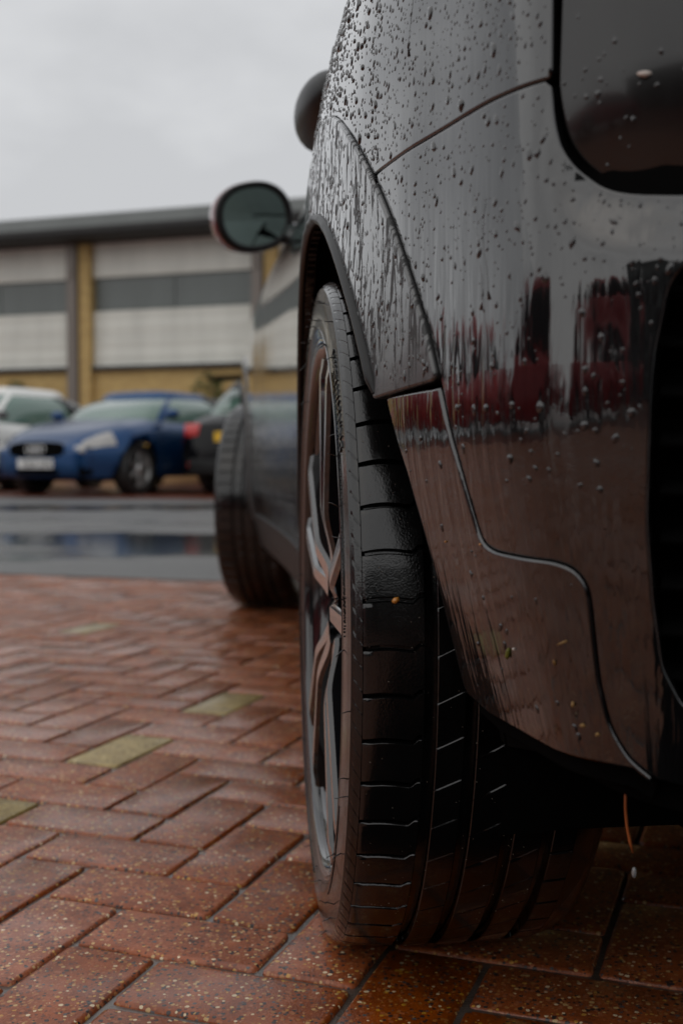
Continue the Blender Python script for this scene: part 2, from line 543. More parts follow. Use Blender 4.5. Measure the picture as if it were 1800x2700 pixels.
M['ybrick'] = yellow_brick()
ware = empty('warehouse', (-5.36, 31, 0), R(-26))
tag(ware, 'long pale grey warehouse with yellow brick piers and dark overhanging roof', 'building')
piers = [2.75 + 4.95 * k for k in range(-5, 7)]
X0, X1 = piers[0] - 1, piers[-1] + 1
def wpart(name, mat, boxes, bev=0):
    mb = MB()
    for c, d in boxes: mb.box(c, d, None, bev)
    return mb.build(name, mat, ware, False)
wpart('wall_core', M['matte_black'], [(((X0 + X1) / 2, 8.2, 2.8), (X1 - X0, 16, 5.6))])
for k in range(len(piers) - 1):
    a, b = piers[k] + .26, piers[k + 1] - .26
    m_ = (a + b) / 2; w_ = b - a
    wpart('upper_cladding_panel', M['clad_pale'], [((m_, .10, 5.31), (w_, .2, .84))])
    for q in (-1, 1):
        wpart('window_band_panel', M['clad_green'], [((m_ + q * w_ / 4, .13, 4.48), (w_ / 2 - .02, .12, .78))], .01)
    for q, (z0, z1) in enumerate(((2.72, 3.42), (3.432, 4.065))):
        wpart('lower_cladding_panel', M['clad_pale'], [((m_, .10, (z0 + z1) / 2), (w_, .2, z1 - z0))])
    wpart('flashing', M['soffit'], [((m_, .0, 2.66), (w_, .3, .10))])
    wpart('brick_base', M['ybrick'], [((m_, .09, 1.3), (w_, .2, 2.6))])
for p in piers:
    wpart('brick_pier', M['ybrick'], [((p + .11, .02, 2.85), (.31, .42, 5.7))])
    wpart('steel_column', M['steel'], [((p - .19, -.18, 2.85), (.25, .26, 5.7)), ((p - .19, -.32, 5.0), (.12, .05, .3))])
wpart('soffit', M['soffit'], [(((X0 + X1) / 2, -.35, 5.77), (X1 - X0 + 1, 1.3, .10))])
wpart('gutter', M['soffit'], [(((X0 + X1) / 2, -1.0, 5.86), (X1 - X0 + 1, .16, .16))], .03)
mb = MB()
mb.add([(X0 - .5, -1.06, 5.94), (X1 + .5, -1.06, 5.94), (X1 + .5, -.9, 6.25), (X0 - .5, -.9, 6.25), (X0 - .5, 16.5, 7.5), (X1 + .5, 16.5, 7.5), (X0 - .5, 16.5, 5.83), (X1 + .5, 16.5, 5.83), (X0 - .5, -1.06, 5.83), (X1 + .5, -1.06, 5.83)],
       [(0, 1, 2, 3), (3, 2, 5, 4), (4, 5, 7, 6), (6, 7, 9, 8), (8, 9, 1, 0), (0, 3, 4, 6, 8), (1, 9, 7, 5, 2)])
mb.build('roof', M['fascia'], ware, False)

# what the wet paint mirrors behind the photographer: a low dark unit across the yard
unit = empty('industrial_unit', (-3, -14, 0), R(4))
tag(unit, 'dark green grey industrial unit across the yard behind the photographer', 'building')
def upart(name, mat, c, d): MB().box(c, d).build(name, mat, unit, False)
upart('wall', M['clad_green'], (0, -4, 2.4), (26, 8, 4.8))
upart('roof', M['fascia'], (0, -4, 4.95), (26.6, 8.6, .3))
for k in range(-3, 4):
    upart('roller_door', M['soffit'], (k * 3.6, .03, 1.6), (2.6, .1, 3.2))

# ------------------------------------------------------------------ shrubs at the foot of the warehouse
def leaf_mat(name, c):
    k = NT(name)
    f = k.noise(k.coord('Object'), 3, 3)
    k.l(k.ramp(f, [(.3, tuple(x * .6 for x in c)), (.7, tuple(x * 1.4 for x in c))]), k.b.inputs['Base Color'])
    k.set(Roughness=.45); return k.m
M['leaf'] = leaf_mat('green_leaf', (.075, .095, .018))
M['twig'] = simple('brown_twig', (.06, .035, .02), .8)
def shrub(loc, w, h, n, label, seed):
    r = random.Random(seed)
    root = empty('shrub', loc)
    tag(root, label, 'shrub', 'shrubs along the foot of the warehouse')
    mb = MB()
    for _ in range(n):
        th = r.uniform(0, 6.283); rr = r.random() ** .5 * w; z = r.uniform(.1, h) ; rr *= (1 - .6 * (z / h) ** 2)
        c = Vector((rr * math.cos(th), rr * math.sin(th) * .6, z + r.uniform(-.1, .12)))
        s = r.uniform(.04, .10)
        q = Matrix.Translation(c) @ Matrix.Rotation(r.uniform(0, 6.28), 4, 'Z') @ Matrix.Rotation(r.uniform(-1.2, 1.2), 4, 'X')
        mb.add([(-s, 0, 0), (0, -s * .5, 0), (s, 0, s * .3), (0, s * .5, 0)], [(0, 1, 2, 3)], q)
    mb.build('foliage', M['leaf'], root, False)
    mb = MB()
    for _ in range(9):
        th = r.uniform(0, 6.28)
        mb.tube([(0, 0, 0), (math.cos(th) * w * .25, math.sin(th) * w * .15, h * .4), (math.cos(th) * w * .6, math.sin(th) * w * .4, h * .85)], [.025, .015, .006], 5)
    mb.build('stem', M['twig'], root)
def wl(s, d): return (-5.36 + .8988 * s - .4384 * d, 31 - .4384 * s - .8988 * d, 0)
shrub(wl(1.35, .9), .75, 2.25, 900, 'green shrub by the brown steel column behind the white car', 3)
shrub(wl(6.6, 1.0), .8, 2.35, 900, 'yellowish green shrub behind the black hatchback', 4)

# ================================================================== PARKED CARS IN THE FAR ROW
M['tyre_far'] = simple('black_tyre', (.012, .012, .012), .5)
M['rim_far'] = simple('silver_rim', (.55, .55, .54), .3, metal=.9)
M['glass_teal'] = simple('green_tint_glass', (.11, .19, .155), .06, coat=1., crough=.02)
M['glass_grey'] = simple('grey_tint_glass', (.03, .034, .036), .06, coat=1., crough=.02)
M['glass_dim'] = simple('dim_car_glass', (.008, .008, .009), .3, spec=.15)
M['lens_red'] = simple('red_lamp_lens', (.55, .012, .012), .15, coat=1.)
M['lens_clear'] = simple('clear_headlamp', (.36, .35, .335), .12, metal=.35, coat=1.)
M['plate_white'] = simple('white_plate', (.72, .72, .70), .4)
M['plate_yellow'] = simple('yellow_plate', (.80, .47, .01), .4)
M['plate_ink'] = simple('plate_ink', (.01, .01, .012), .5)
M['chrome'] = simple('chrome_badge', (.7, .7, .7), .12, metal=1.)
def carpaint(name, c, metal=.3): return simple(name, c, .28, metal=metal, coat=.55, crough=.04, spec=.35)
M['blue'] = carpaint('deep_blue_paint', (.0005, .042, .14), .6)
M['white'] = carpaint('white_paint', (.80, .80, .77), 0)
M['darkgrey'] = simple('black_car_paint', (.003, .003, .004), .10, coat=.1, crough=.04, spec=.2)
M['red'] = carpaint('red_paint', (.36, .012, .014), .1)
M['charcoal'] = carpaint('charcoal_paint', (.03, .032, .036), .2)

def smoothstep(a, b, x):
    t = min(1, max(0, (x - a) / (b - a))); return t * t * (3 - 2 * t)

class CarShape:
    def __init__(s, L, W, top, sill=.24, wb=2.45, wr=.31, front_taper=.82, rear_taper=.86):
        s.L, s.W, s.top, s.sill, s.wb, s.wr = L, W, top, sill, wb, wr
        s.ft, s.rt = front_taper, rear_taper
        s.xf, s.xr = wb / 2, -wb / 2
    def zt(s, x):
        xs = [p[0] for p in s.top]; zs = [p[1] for p in s.top]
        return float(np.interp(x, xs, zs))
    def hw(s, x):
        h = s.W / 2
        f = smoothstep(s.L / 2 - .75, s.L / 2, x); b = smoothstep(s.L / 2 - .7, s.L / 2, -x)
        w = h * (1 - (1 - s.ft) * f ** 1.5 - (1 - s.rt) * b ** 1.5)
        for xw in (s.xf, s.xr): w += .022 * max(0, 1 - ((x - xw) / .42) ** 2)
        return w
    def arch(s, x):
        z = 0
        for xw in (s.xf, s.xr):
            d = abs(x - xw); r = s.wr + .055
            if d < r: z = max(z, s.wr + math.sqrt(r * r - d * d))
        return z
    def P(s, x, v, off=0.):
        """v 0 (centre line on top) .. 8 (bottom edge of the flank)"""
        zt = s.zt(x); w = s.hw(x)
        bulge = math.sin(min(1, max(0, (v - 3.) / 4)) * math.pi) * .02
        K = [(0, zt + .03), (.45, zt + .024), (.74, zt + .005), (.90, zt - .045), (.97, zt - .13), (1., .56), (1., .45), (.985, .34), (.955, s.sill)]
        i = min(7, int(v)); f = v - i
        a, b = K[i], K[i + 1]
        y = (a[0] + (b[0] - a[0]) * f) * w; z = a[1] + (b[1] - a[1]) * f
        nose = smoothstep(s.L / 2 - .22, s.L / 2, abs(x))
        z = max(z, min(s.arch(x), zt - .08))
        return Vector((x, y, z))
    def N(s, x, v, side):
        e = .01
        a = s.P(min(x + e, s.L / 2), v) - s.P(x - e, v)
        b = s.P(x, min(8, v + .05)) - s.P(x, max(0, v - .05))
        n = b.cross(a)
        n.normalize()
        if n.y < 0 and n.z < .5: n = -n
        if n.z < -.3: n = -n
        return n
    def grid(s, xs, vs_, side, off=0.):
        V, Fc = [], []
        for x in xs:
            for v in vs_:
                p = s.P(x, v)
                if off: p = p + s.N(x, v, side) * off
                V.append((p.x, p.y * side, p.z))
        m = len(vs_)
        for i in range(len(xs) - 1):
            for j in range(m - 1):
                f = (i * m + j, i * m + j + 1, (i + 1) * m + j + 1, (i + 1) * m + j)
                Fc.append(f if side > 0 else f[::-1])
        return V, Fc

def rings_glass(b0, b1, bw, zb, r0, r1, rw, zr, n=48):
    """greenhouse: base ring and roof ring, index 0 at the front centre, going to the left (+y)"""
    B, T = [], []
    for k in range(n):
        th = 2 * math.pi * k / n
        c, q = math.cos(th), math.sin(th)
        e = .55
        cx, cy = math.copysign(abs(c) ** e, c), math.copysign(abs(q) ** e, q)
        B.append(Vector(((b0 + b1) / 2 + cx * (b1 - b0) / 2 - (.10 * cy * cy if c > 0 else -.05 * cy * cy) * abs(cx), cy * bw, zb(((b0 + b1) / 2 + cx * (b1 - b0) / 2)))))
        T.append(Vector(((r0 + r1) / 2 + cx * (r1 - r0) / 2, cy * rw, zr - .11)))
    return B, T

def wheel_far(name, parent, loc, r, w, side, spokes=6):
    mb = MB().lathe([(r * .62, -w / 2), (r * .93, -w / 2), (r, -w / 2 + .03), (r, w / 2 - .03), (r * .93, w / 2), (r * .66, w / 2)], 36, 'X')
    Mx = Matrix.Rotation(R(90), 4, 'Z')
    t = mb.build(name, M['tyre_far'], parent); t.matrix_local = Matrix.Translation(loc) @ Mx
    flat_angle(t, 40)
    rm = MB().lathe([(r * .64, w / 2 - .005), (r * .67, w / 2 + .002), (r * .62, w / 2 - .02), (r * .6, w / 2 - .07), (r * .58, -.02)], 36, 'X')
    for k in range(spokes):
        a = 2 * math.pi * k / spokes
        Q = Matrix.Rotation(a, 4, 'X')
        rm.box((w / 2 - .035, 0, r * .34), (.03, r * .17, r * .58), Q, .008)
    rm.lathe([(.001, w / 2 - .01), (r * .17, w / 2 - .012), (r * .19, w / 2 - .05)], 20, 'X')
    o = rm.build('rim', M['rim_far'], t)
    o.matrix_local = Matrix.Identity(4)
    d = MB().lathe([(.001, .0), (r * .6, .0)], 24, 'X').build('brake_disc', M['matte_black'], t)
    d.matrix_local = Matrix.Identity(4)
    if side < 0:   # outer face towards -y
        t.matrix_local = Matrix.Translation(loc) @ Matrix.Rotation(R(-90), 4, 'Z')
    return t

def parked_car(name, label, cat, S_, paint, glass, gh, loc, heading, front, rear, pillars=(7, 16), arc=False, roof_mat=None, mirror_mat=None, group='cars parked in the far row'):
    """heading: world angle of the car's nose"""
    root = empty(name, loc, heading)
    tag(root, label, cat, group)
    L, W = S_.L, S_.W
    xs = sorted(set(list(np.linspace(-L / 2, L / 2, 46)) + [xw + (S_.wr + .055) * math.sin(a) for xw in (S_.xf, S_.xr) for a in np.linspace(-1.57, 1.57, 19)]))
    vs_ = [0, .5, 1, 1.5, 2, 2.5, 3, 3.5, 4, 4.5, 5, 5.5, 6, 6.5, 7, 8]
    mb = MB()
    for sd in (1, -1): mb.add(*S_.grid(xs, vs_, sd))
    for xe in (xs[0], xs[-1]):           # rounded nose and tail faces
        sg = 1 if xe > 0 else -1
        ringL = [S_.P(xe, v) for v in vs_]
        ring = [Vector((p.x, p.y, p.z)) for p in ringL] + [Vector((p.x, -p.y, p.z)) for p in ringL[::-1][:-1]]
        cz = sum(p.z for p in ring) / len(ring); cpt = Vector((xe, 0, cz))
        rings = [ring]
        for f, o in ((.93, .035), (.75, .06), (.4, .075)):
            rings.append([cpt + (p - cpt) * f + Vector((sg * o, 0, 0)) for p in ring])
        n = len(ring); V = sum(rings, []) + [cpt + Vector((sg * .08, 0, 0))]
        Fc = [(a * n + k, (a + 1) * n + k, (a + 1) * n + (k + 1) % n, a * n + (k + 1) % n) for a in range(3) for k in range(n)]
        Fc += [(3 * n + k, 4 * n, 3 * n + (k + 1) % n) for k in range(n)]
        mb.add(V, Fc if sg > 0 else [f[::-1] for f in Fc])
    body = mb.build('body', paint, root)
    bm = bmesh.new(); bm.from_mesh(body.data); bmesh.ops.remove_doubles(bm, verts=bm.verts, dist=.0005); bmesh.ops.recalc_face_normals(bm, faces=bm.faces[:]); bm.to_mesh(body.data); bm.free()
    body.data.polygons.foreach_set('use_smooth', [True] * len(body.data.polygons))
    ub = MB().box((0, 0, .36), (L - .3, W - .52, .30)).box((0, 0, .27), (S_.wb - .75, W - .16, .10)).box((S_.xf + .62, 0, .30), (.4, W * .72, .12)).box((S_.xr - .62, 0, .33), (.3, W * .72, .14))
    ub.build('underbody', M['black'], root, False)
    # greenhouse
    b0, b1, bw, r0, r1, rw, zr = gh
    B, T = rings_glass(b0, b1, bw, lambda x: S_.zt(x) - .02, r0, r1, rw, zr)
    n = len(B)
    def bandmesh(ks, off, f0=0., f1=1.):
        V, Fc = [], []
        for k in ks:
            for q in range(7):
                f = f0 + (f1 - f0) * q / 6
                p = B[k % n].lerp(T[k % n], f)
                out = Vector((p.x - (b0 + b1) / 2, p.y, 0)).normalized()
                bow = (.035 if not arc else .06) * math.sin(math.pi * f)
                V.append(p + out * (off + bow) + Vector((0, 0, bow * .6)))
        for a in range(len(ks) - 1):
            for q in range(6): Fc.append((a * 7 + q, (a + 1) * 7 + q, (a + 1) * 7 + q + 1, a * 7 + q + 1))
        return V, Fc
    pa, pc = pillars
    pf, pb = pa, pc
    def glass_part(nm, ks, g=None):
        mb = MB(); mb.add(*bandmesh(ks, 0)); mb.build(nm, g or glass, root)
    rr = range
    glass_part('windscreen', list(rr(-pf, pf + 1)))
    glass_part('rear_window', list(rr(pb, n - pb + 1)), glass)
    mid = (pf + pb) // 2 + 1
    for sg in (1, -1):
        f = lambda k: k if sg > 0 else n - k
        glass_part('side_window', [f(k) for k in rr(pf, mid + 1)])
        glass_part('side_window', [f(k) for k in rr(mid, pb + 1)], M['glass_grey'] if glass is M['glass_teal'] else glass)
        for nm, k0, k1 in (('windscreen_pillar', pf, pf + 1), ('door_pillar', mid, mid + 1), ('rear_pillar', pb - 1, pb + 1)):
            mb = MB(); mb.add(*bandmesh([f(k) for k in rr(k0, k1 + 1)], .012)); mb.build(nm, (M['matte_black'] if nm == 'door_pillar' else (roof_mat or paint)), root)
    # roof: from the top of the glass up over the crown
    V, Fc = [], []
    cpt = Vector(((r0 + r1) / 2, 0, zr))
    levels = [(1.05, -.035), (1.035, .0), (.99, .05), (.90, .085), (.6, .107)]
    for f, dz in levels:
        for p in T:
            out = Vector((p.x - cpt.x, p.y, 0))
            V.append(Vector((cpt.x, 0, p.z + dz)) + out * f)
    V.append(Vector((cpt.x, 0, zr + .005)))
    for a in range(len(levels) - 1):
        for k in range(n): Fc.append((a * n + k, a * n + (k + 1) % n, (a + 1) * n + (k + 1) % n, (a + 1) * n + k))
    Fc += [((len(levels) - 1) * n + k, (len(levels) - 1) * n + (k + 1) % n, len(V) - 1) for k in range(n)]
    mb = MB(); mb.add(V, Fc); mb.build('roof', roof_mat or paint, root)
    # wheels
    for xw in (S_.xf, S_.xr):
        for sd in (1, -1):
            wheel_far('wheel', root, (xw, sd * (W / 2 - .115), S_.wr), S_.wr, .21, sd)
    for sd in (1, -1):
        mm = MB().ellipsoid((b1 - .42, sd * (bw + .13), S_.zt(b1 - .4) + .07), (.08, .10, .065)).tube([(b1 - .42, sd * bw, S_.zt(b1 - .4) + .01), (b1 - .42, sd * (bw + .08), S_.zt(b1 - .4) + .05)], .02)
        mm.build('door_mirror', mirror_mat or paint, root)
        for x0, x1 in ((.05, .9), ):
            h_ = MB().box((-.35, sd * (W / 2 + .012), .70), (.16, .025, .03), None, .008); h_.build('door_handle', paint, root)
        # door shut lines as thin dark strips standing in the gaps
        for xd in (.78, -.42):
            ls = MB(); ls.add(*S_.grid([xd - .006, xd + .006], [3.2, 3.6, 4, 4.5, 5, 5.5, 6, 6.5, 7, 7.6], sd, .002)); ls.build('door_gap', M['black'], root)
    front(root, S_); rear(root, S_)
    return root

def patch(root, nm, S_, xs, vs_, mat, off=.006):
    for sd in (1, -1):
        mb = MB(); mb.add(*S_.grid(xs, vs_, sd, off)); mb.build(nm, mat, root)
def plate(root, x, z, mat, sg):
    p = MB().box((x, 0, z), (.015, .52, .11), None, .004).build('number_plate', mat, root, False)
    mb = MB()
    r = random.Random(int(abs(x) * 1000))
    y = -.215
    for q in range(7):   # illegible at this distance: seven dark strokes groups
        y += .058 if q != 4 else .085
        mb.box((x + sg * .009, y * sg - .018 * sg, z), (.003, .012, .075))
        mb.box((x + sg * .009, y * sg + .014 * sg, z), (.003, .010, .075 if r.random() < .5 else .045))
        mb.box((x + sg * .009, y * sg, z + r.choice((-.03, 0, .03))), (.003, .036, .011))
    mb.build('characters', M['plate_ink'], p, False)

# ---- deep blue coupe, seen from its front left corner
S_blue = CarShape(4.0, 1.76, [(-2.0, .80), (-1.6, .90), (-1.2, .94), (0, .93), (.85, .93), (1.3, .86), (1.7, .76), (1.9, .68), (2.0, .60)], sill=.22, wb=2.43, wr=.315, front_taper=.74)
def blue_front(root, S_):
    xf = S_.L / 2 + .068
    g = MB()
    pts = []
    for k in range(28):
        th = 2 * math.pi * k / 28; c, q = math.cos(th), math.sin(th)
        pts.append((math.copysign(abs(c) ** .55, c) * .41, math.copysign(abs(q) ** .6, q) * .095 - .0))
    V = [(xf - .03, y, .545 + z) for y, z in pts] + [(xf + .012, y * .97, .545 + z * .95) for y, z in pts]
    n = 28
    g.add(V, [(k, (k + 1) % n, n + (k + 1) % n, n + k) for k in range(n)] + [tuple(n + k for k in range(n))])
    gr = g.build('grille', M['black'], root, False)
    e = MB()
    for q in range(4):
        yc = (-.0975 + q * .065)
        P = [(xf + .018, yc + .046 * math.cos(2 * math.pi * k / 24), .548 + .046 * math.sin(2 * math.pi * k / 24)) for k in range(25)]
        e.tube(P, .0065, 6, None, False)
    e.build('ring_emblem', M['chrome'], gr)
    plate(root, xf + .02, .385, M['plate_white'], 1)
    for c, d in (((xf - .04, 0, .285), (.1, .62, .075)), ((xf - .13, .53, .29), (.16, .28, .07)), ((xf - .13, -.53, .29), (.16, .28, .07))):
        MB().box(c, d, None, .02).build('air_intake', M['black'], root)
    for sd in (1, -1):
        mb = MB()
        V, Fc = S_.grid([1.60, 1.66, 1.72, 1.78, 1.84, 1.90, 1.95, 1.995], [2.75, 3.0, 3.3, 3.7, 4.1, 4.4, 4.6], sd, .010)
        mb.add(V, Fc)
        mb.ellipsoid((xf - .075, sd * .56, .535), (.05, .10, .062), 14, 8)
        hl = mb.build('headlight', M['lens_clear'], root)
        for q, (dx, dy) in enumerate(((-.03, .50), (-.10, .62))): MB().ellipsoid((xf - .060 + dx, sd * dy, .545), (.045, .052, .046), 12, 8).build('lamp_bowl', M['chrome'] if q == 0 else M['black_gloss'], hl)
    MB().box((S_.xf + .1, 0, .2), (.5, 1.3, .05)).build('splitter', M['black'], root, False)
def no_front(root, S_):
    for sd in (1, -1):
        mb = MB(); mb.add(*S_.grid(list(np.linspace(S_.L / 2 - .45, S_.L / 2 - .02, 7)), [3.0, 3.4, 3.8, 4.2], sd, .008)); mb.build('headlight', M['lens_clear'], root)
    MB().box((S_.L / 2 + .05, 0, .42), (.08, .95, .16), None, .03).build('grille', M['black'], root)
def plain_rear(root, S_):
    for sd in (1, -1):
        mb = MB(); mb.add(*S_.grid(list(np.linspace(-S_.L / 2 + .01, -S_.L / 2 + .28, 5)), [3.6, 4.0, 4.4, 4.8], sd, .008)); mb.build('tail_light', M['lens_red'], root)
    plate(root, -S_.L / 2 - .085, .62, M['plate_yellow'], -1)
HEAD = R(-90 - 33)
blue = parked_car('blue_coupe', 'deep blue low coupe with round arched roof and four rings on its dark grille', 'car', S_blue, M['blue'], M['glass_teal'], (-1.75, 1.02, .77, -.95, .28, .58, 1.335), (-.80, 15.75, 0), HEAD, blue_front, plain_rear, (7, 17), True)

S_white = CarShape(4.1, 1.76, [(-2.05, .80), (-1.7, .95), (0, .93), (.95, .95), (1.5, .88), (1.9, .76), (2.05, .62)], sill=.22, wb=2.5, wr=.31)
white = parked_car('white_hatchback', 'white car with sloping rear roofline half hidden behind the blue coupe', 'car', S_white, M['white'], M['glass_teal'], (-1.95, 1.15, .78, -1.1, .35, .60, 1.44), (-2.98, 16.95, 0), HEAD, no_front, plain_rear, (7, 17), True, mirror_mat=M['black_gloss'])

S_black = CarShape(4.0, 1.76, [(-2.0, .86), (-1.8, .96), (0, .96), (.95, .96), (1.5, .90), (1.85, .78), (2.0, .64)], sill=.25, wb=2.5, wr=.32, rear_taper=.88)
def black_rear(root, S_):
    xr = -S_.L / 2
    for sd in (1, -1):
        mb = MB()
        mb.add(*S_.grid([xr + .005, xr + .05, xr + .10, xr + .16, xr + .22], [3.3, 3.7, 4.1, 4.35, 4.55, 4.7], sd, .010))
        mb.box((xr - .035, sd * .60, .78), (.06, .22, .16), None, .025)
        mb.build('tail_light', M['lens_red'], root)
        MB().box((xr - .055, sd * .56, .37), (.03, .20, .05), None, .01).build('reflector', M['lens_red'], root)
    plate(root, xr - .095, .70, M['plate_yellow'], -1)
    MB().box((xr - .01, 0, .34), (.14, 1.30, .20), None, .03).build('bumper_insert', M['matte_black'], root)
    MB().box((xr + .30, 0, 1.41), (.34, 1.06, .05), None, .02).build('roof_spoiler', M['black'], root)
    MB().tube([(xr + .2, .0, 1.03), (xr + .12, .3, 1.01)], .009).build('rear_wiper', M['black'], root)
black = parked_car('black_hatchback', 'black hatchback showing its red tail lamp and yellow number plate', 'car', S_black, M['darkgrey'], M['glass_teal'], (-1.90, 1.1, .78, -1.45, .45, .62, 1.43), (1.50, 15.45, 0), HEAD + math.pi, no_front, black_rear, (7, 17))

S_grey = CarShape(4.2, 1.76, [(-2.1, .84), (-1.8, .95), (0, .95), (1, .96), (1.6, .88), (2.1, .66)], sill=.24, wb=2.55, wr=.32)
grey = parked_car('charcoal_hatchback', 'charcoal hatchback roof just showing beyond the blue coupe', 'car', S_grey, M['charcoal'], M['glass_grey'], (-1.95, 1.15, .78, -1.4, .4, .62, 1.50), (.35, 21.8, 0), HEAD + math.pi, no_front, plain_rear, (7, 17))
# mirrored in the wet paint: a red car at the end of the row and another in the next bay
red1 = parked_car('red_hatchback', 'red hatchback parked beyond the white car, seen in the door reflection', 'car', S_white, M['red'], M['glass_teal'], (-1.95, 1.15, .78, -1.3, .35, .62, 1.43), (-5.9, 17.6, 0), HEAD, no_front, plain_rear, (7, 17))
red2 = parked_car('red_hatchback', 'red car standing left of the black hatchback, seen only in its bumper reflection', 'car', S_grey, M['red'], M['glass_dim'], (-1.95, 1.15, .78, -1.4, .4, .62, 1.42), (-5.4, 1.9, 0), R(90), no_front, plain_rear, (7, 17), group='cars in the near bays')
red3 = copy_tree(red2)
red3.location = (-5.5, 6.5, 0); red3.rotation_euler = (0, 0, R(91)); red3['label'] = 'second red car further up the left side, mirrored low in the black bumper'
red4 = copy_tree(red2)
red4.location = (-5.3, -2.75, 0); red4.rotation_euler = (0, 0, R(89)); red4['label'] = 'third red car behind and left of the photographer, mirrored beside the bumper grille'
nose = copy_tree(grey)  # unseen copy, added to block sky behind the rear tyre and bumper
nose.location = (1.12, -2.52, 0); nose.rotation_euler = (0, 0, R(90)); nose['label'] = 'unseen charcoal hatchback added behind the black hatchback to block skylight from its tail'
nose['group'] = 'cars in the near bays'

# ---- unseen black bag, added to darken the tread's reflection and shade the bricks
bag = empty('light_blocker_bag', (.34, .19, .002), R(4))
tag(bag, 'unseen black bag added below the frame to darken the rear tread reflection and shade the bricks', 'bag')
M['cordura'] = simple('black_cordura', (.006, .006, .006), .8, spec=.1)
MB().box((0, 0, .095), (.46, .46, .19), None, .045).build('body', M['cordura'], bag)
MB().box((0, -.02, .186), (.44, .40, .022), None, .009).build('lid', M['cordura'], bag)
MB().box((0, .235, .075), (.32, .035, .10), None, .014).build('front_pocket', M['cordura'], bag)
MB().tube([(-.10, 0, .19), (-.09, 0, .213), (0, 0, .218), (.09, 0, .213), (.10, 0, .19)], .009, 8).build('handle', M['black'], bag)
for sx in (-.12, .12): MB().box((sx, .232, .135), (.03, .012, .045), None, .004).build('buckle', M['matte_black'], bag)

mat_ = empty('dark_reflection_mat', (.42, .20, 0), R(2))  # unseen mat, added to give the lower tread something black to mirror
tag(mat_, 'unseen thin black mat added below the frame so the lower tread reflects dark', 'mat')
MB().box((0, 0, .007), (.70, 1.26, .013), None, .005).build('pad', M['cordura'], mat_)
MB().box((.35, .2, .0065), (.012, .06, .004), None, .001).build('label_loop', M['black'], mat_)
bag.location.z = .0145
side = copy_tree(grey)  # unseen copy, added to keep light from the right out of the underside
side.location = (3.75, 1.9, 0); side.rotation_euler = (0, 0, R(90)); side['label'] = 'unseen charcoal hatchback added along the far flank to cut light under the black hatchback'
side['group'] = 'cars in the near bays'

# ================================================================== THE BLACK HATCHBACK
# skin of the car: a plan curve (left half, from the middle of the tail round to the middle of the nose)
# and an inset that grows above and below the widest line

PLAN=[(.945,.515),(.75,.518),(.55,.526),(.40,.538),(.32,.548),(.27,.558),(.235,.571),(.21,.585),(.190,.602),(.1755,.62),(.166,.642),(.1555,.675),(.1475,.707),(.141,.7327),(.133,.763),(.1262,.80),(.119,.8445),(.1125,.908),(.1095,1.0),(.109,1.1),(.1112,1.2),(.1195,1.35),(.1305,1.5),(.1415,1.75),(.147,2.0),(.148,2.3),(.144,2.6),(.136,2.9),(.1295,3.1),(.126,3.3),(.125,3.5),(.128,3.7),(.14,3.88),(.18,4.05),(.27,4.18),(.42,4.26),(.65,4.3),(.945,4.31)]
XC=.945
def _catmull(P,n=40):
    P=np.array(P); P=np.vstack([[2*XC-P[1,0],P[1,1]],P,[2*XC-P[-2,0],P[-2,1]]])
    out=[]
    for i in range(1,len(P)-2):
        p0,p1,p2,p3=P[i-1:i+3]
        k=[0]
        for a,b in ((p0,p1),(p1,p2),(p2,p3)): k.append(k[-1]+np.hypot(*(b-a))**.5)
        for t in np.linspace(k[1],k[2],n,endpoint=False):
            A1=(k[1]-t)/(k[1]-k[0])*p0+(t-k[0])/(k[1]-k[0])*p1
            A2=(k[2]-t)/(k[2]-k[1])*p1+(t-k[1])/(k[2]-k[1])*p2
            A3=(k[3]-t)/(k[3]-k[2])*p2+(t-k[2])/(k[3]-k[2])*p3
            B1=(k[2]-t)/(k[2]-k[0])*A1+(t-k[0])/(k[2]-k[0])*A2
            B2=(k[3]-t)/(k[3]-k[1])*A2+(t-k[1])/(k[3]-k[1])*A3
            out.append((k[2]-t)/(k[2]-k[1])*B1+(t-k[1])/(k[2]-k[1])*B2)
    out.append(P[-2]); return np.array(out)
def _resample(P,ds):
    s=np.r_[0,np.cumsum(np.hypot(*np.diff(P,axis=0).T))]
    n=int(s[-1]/ds); q=np.linspace(0,s[-1],n+1)
    return np.c_[np.interp(q,s,P[:,0]),np.interp(q,s,P[:,1])],s[-1]
_p,_L=_resample(_catmull(PLAN),.002)
def _smooth(P,sig):
    k=int(sig*3); w=np.exp(-.5*(np.arange(-k,k+1)/sig)**2); w/=w.sum()
    pre=P[1:k+1][::-1].copy(); pre[:,0]=2*XC-pre[:,0]
    post=P[-k-1:-1][::-1].copy(); post[:,0]=2*XC-post[:,0]
    Q=np.vstack([pre,P,post])
    return np.c_[np.convolve(Q[:,0],w,'valid'),np.convolve(Q[:,1],w,'valid')]
_p,TT=_resample(_smooth(_p,7),.002)
_ts=np.linspace(0,TT,len(_p))
_g=np.gradient(_p,axis=0); _g/=np.hypot(_g[:,0],_g[:,1])[:,None]
_n=np.c_[-_g[:,1],_g[:,0]]   # outward normal
def inset(z, t=0.):
    z=np.asarray(z,float); w=np.clip((np.asarray(t,float)-1.45)/.22,0,1)
    z0=.468-.10*w*w*(3-2*w)
    q=.011*np.log1p(np.exp(np.clip((z0-z)/.011,-40,40)))
    return .34*q**1.25+.889*np.clip(z-.70,0,1)**2
def SK(t,z,off=0.):
    t=np.asarray(t,float); z=np.asarray(z,float)
    k=off-inset(z,t)
    x=np.interp(t,_ts,_p[:,0])+np.interp(t,_ts,_n[:,0])*k
    y=np.interp(t,_ts,_p[:,1])+np.interp(t,_ts,_n[:,1])*k
    return np.stack([x,y,z+0*x],-1)
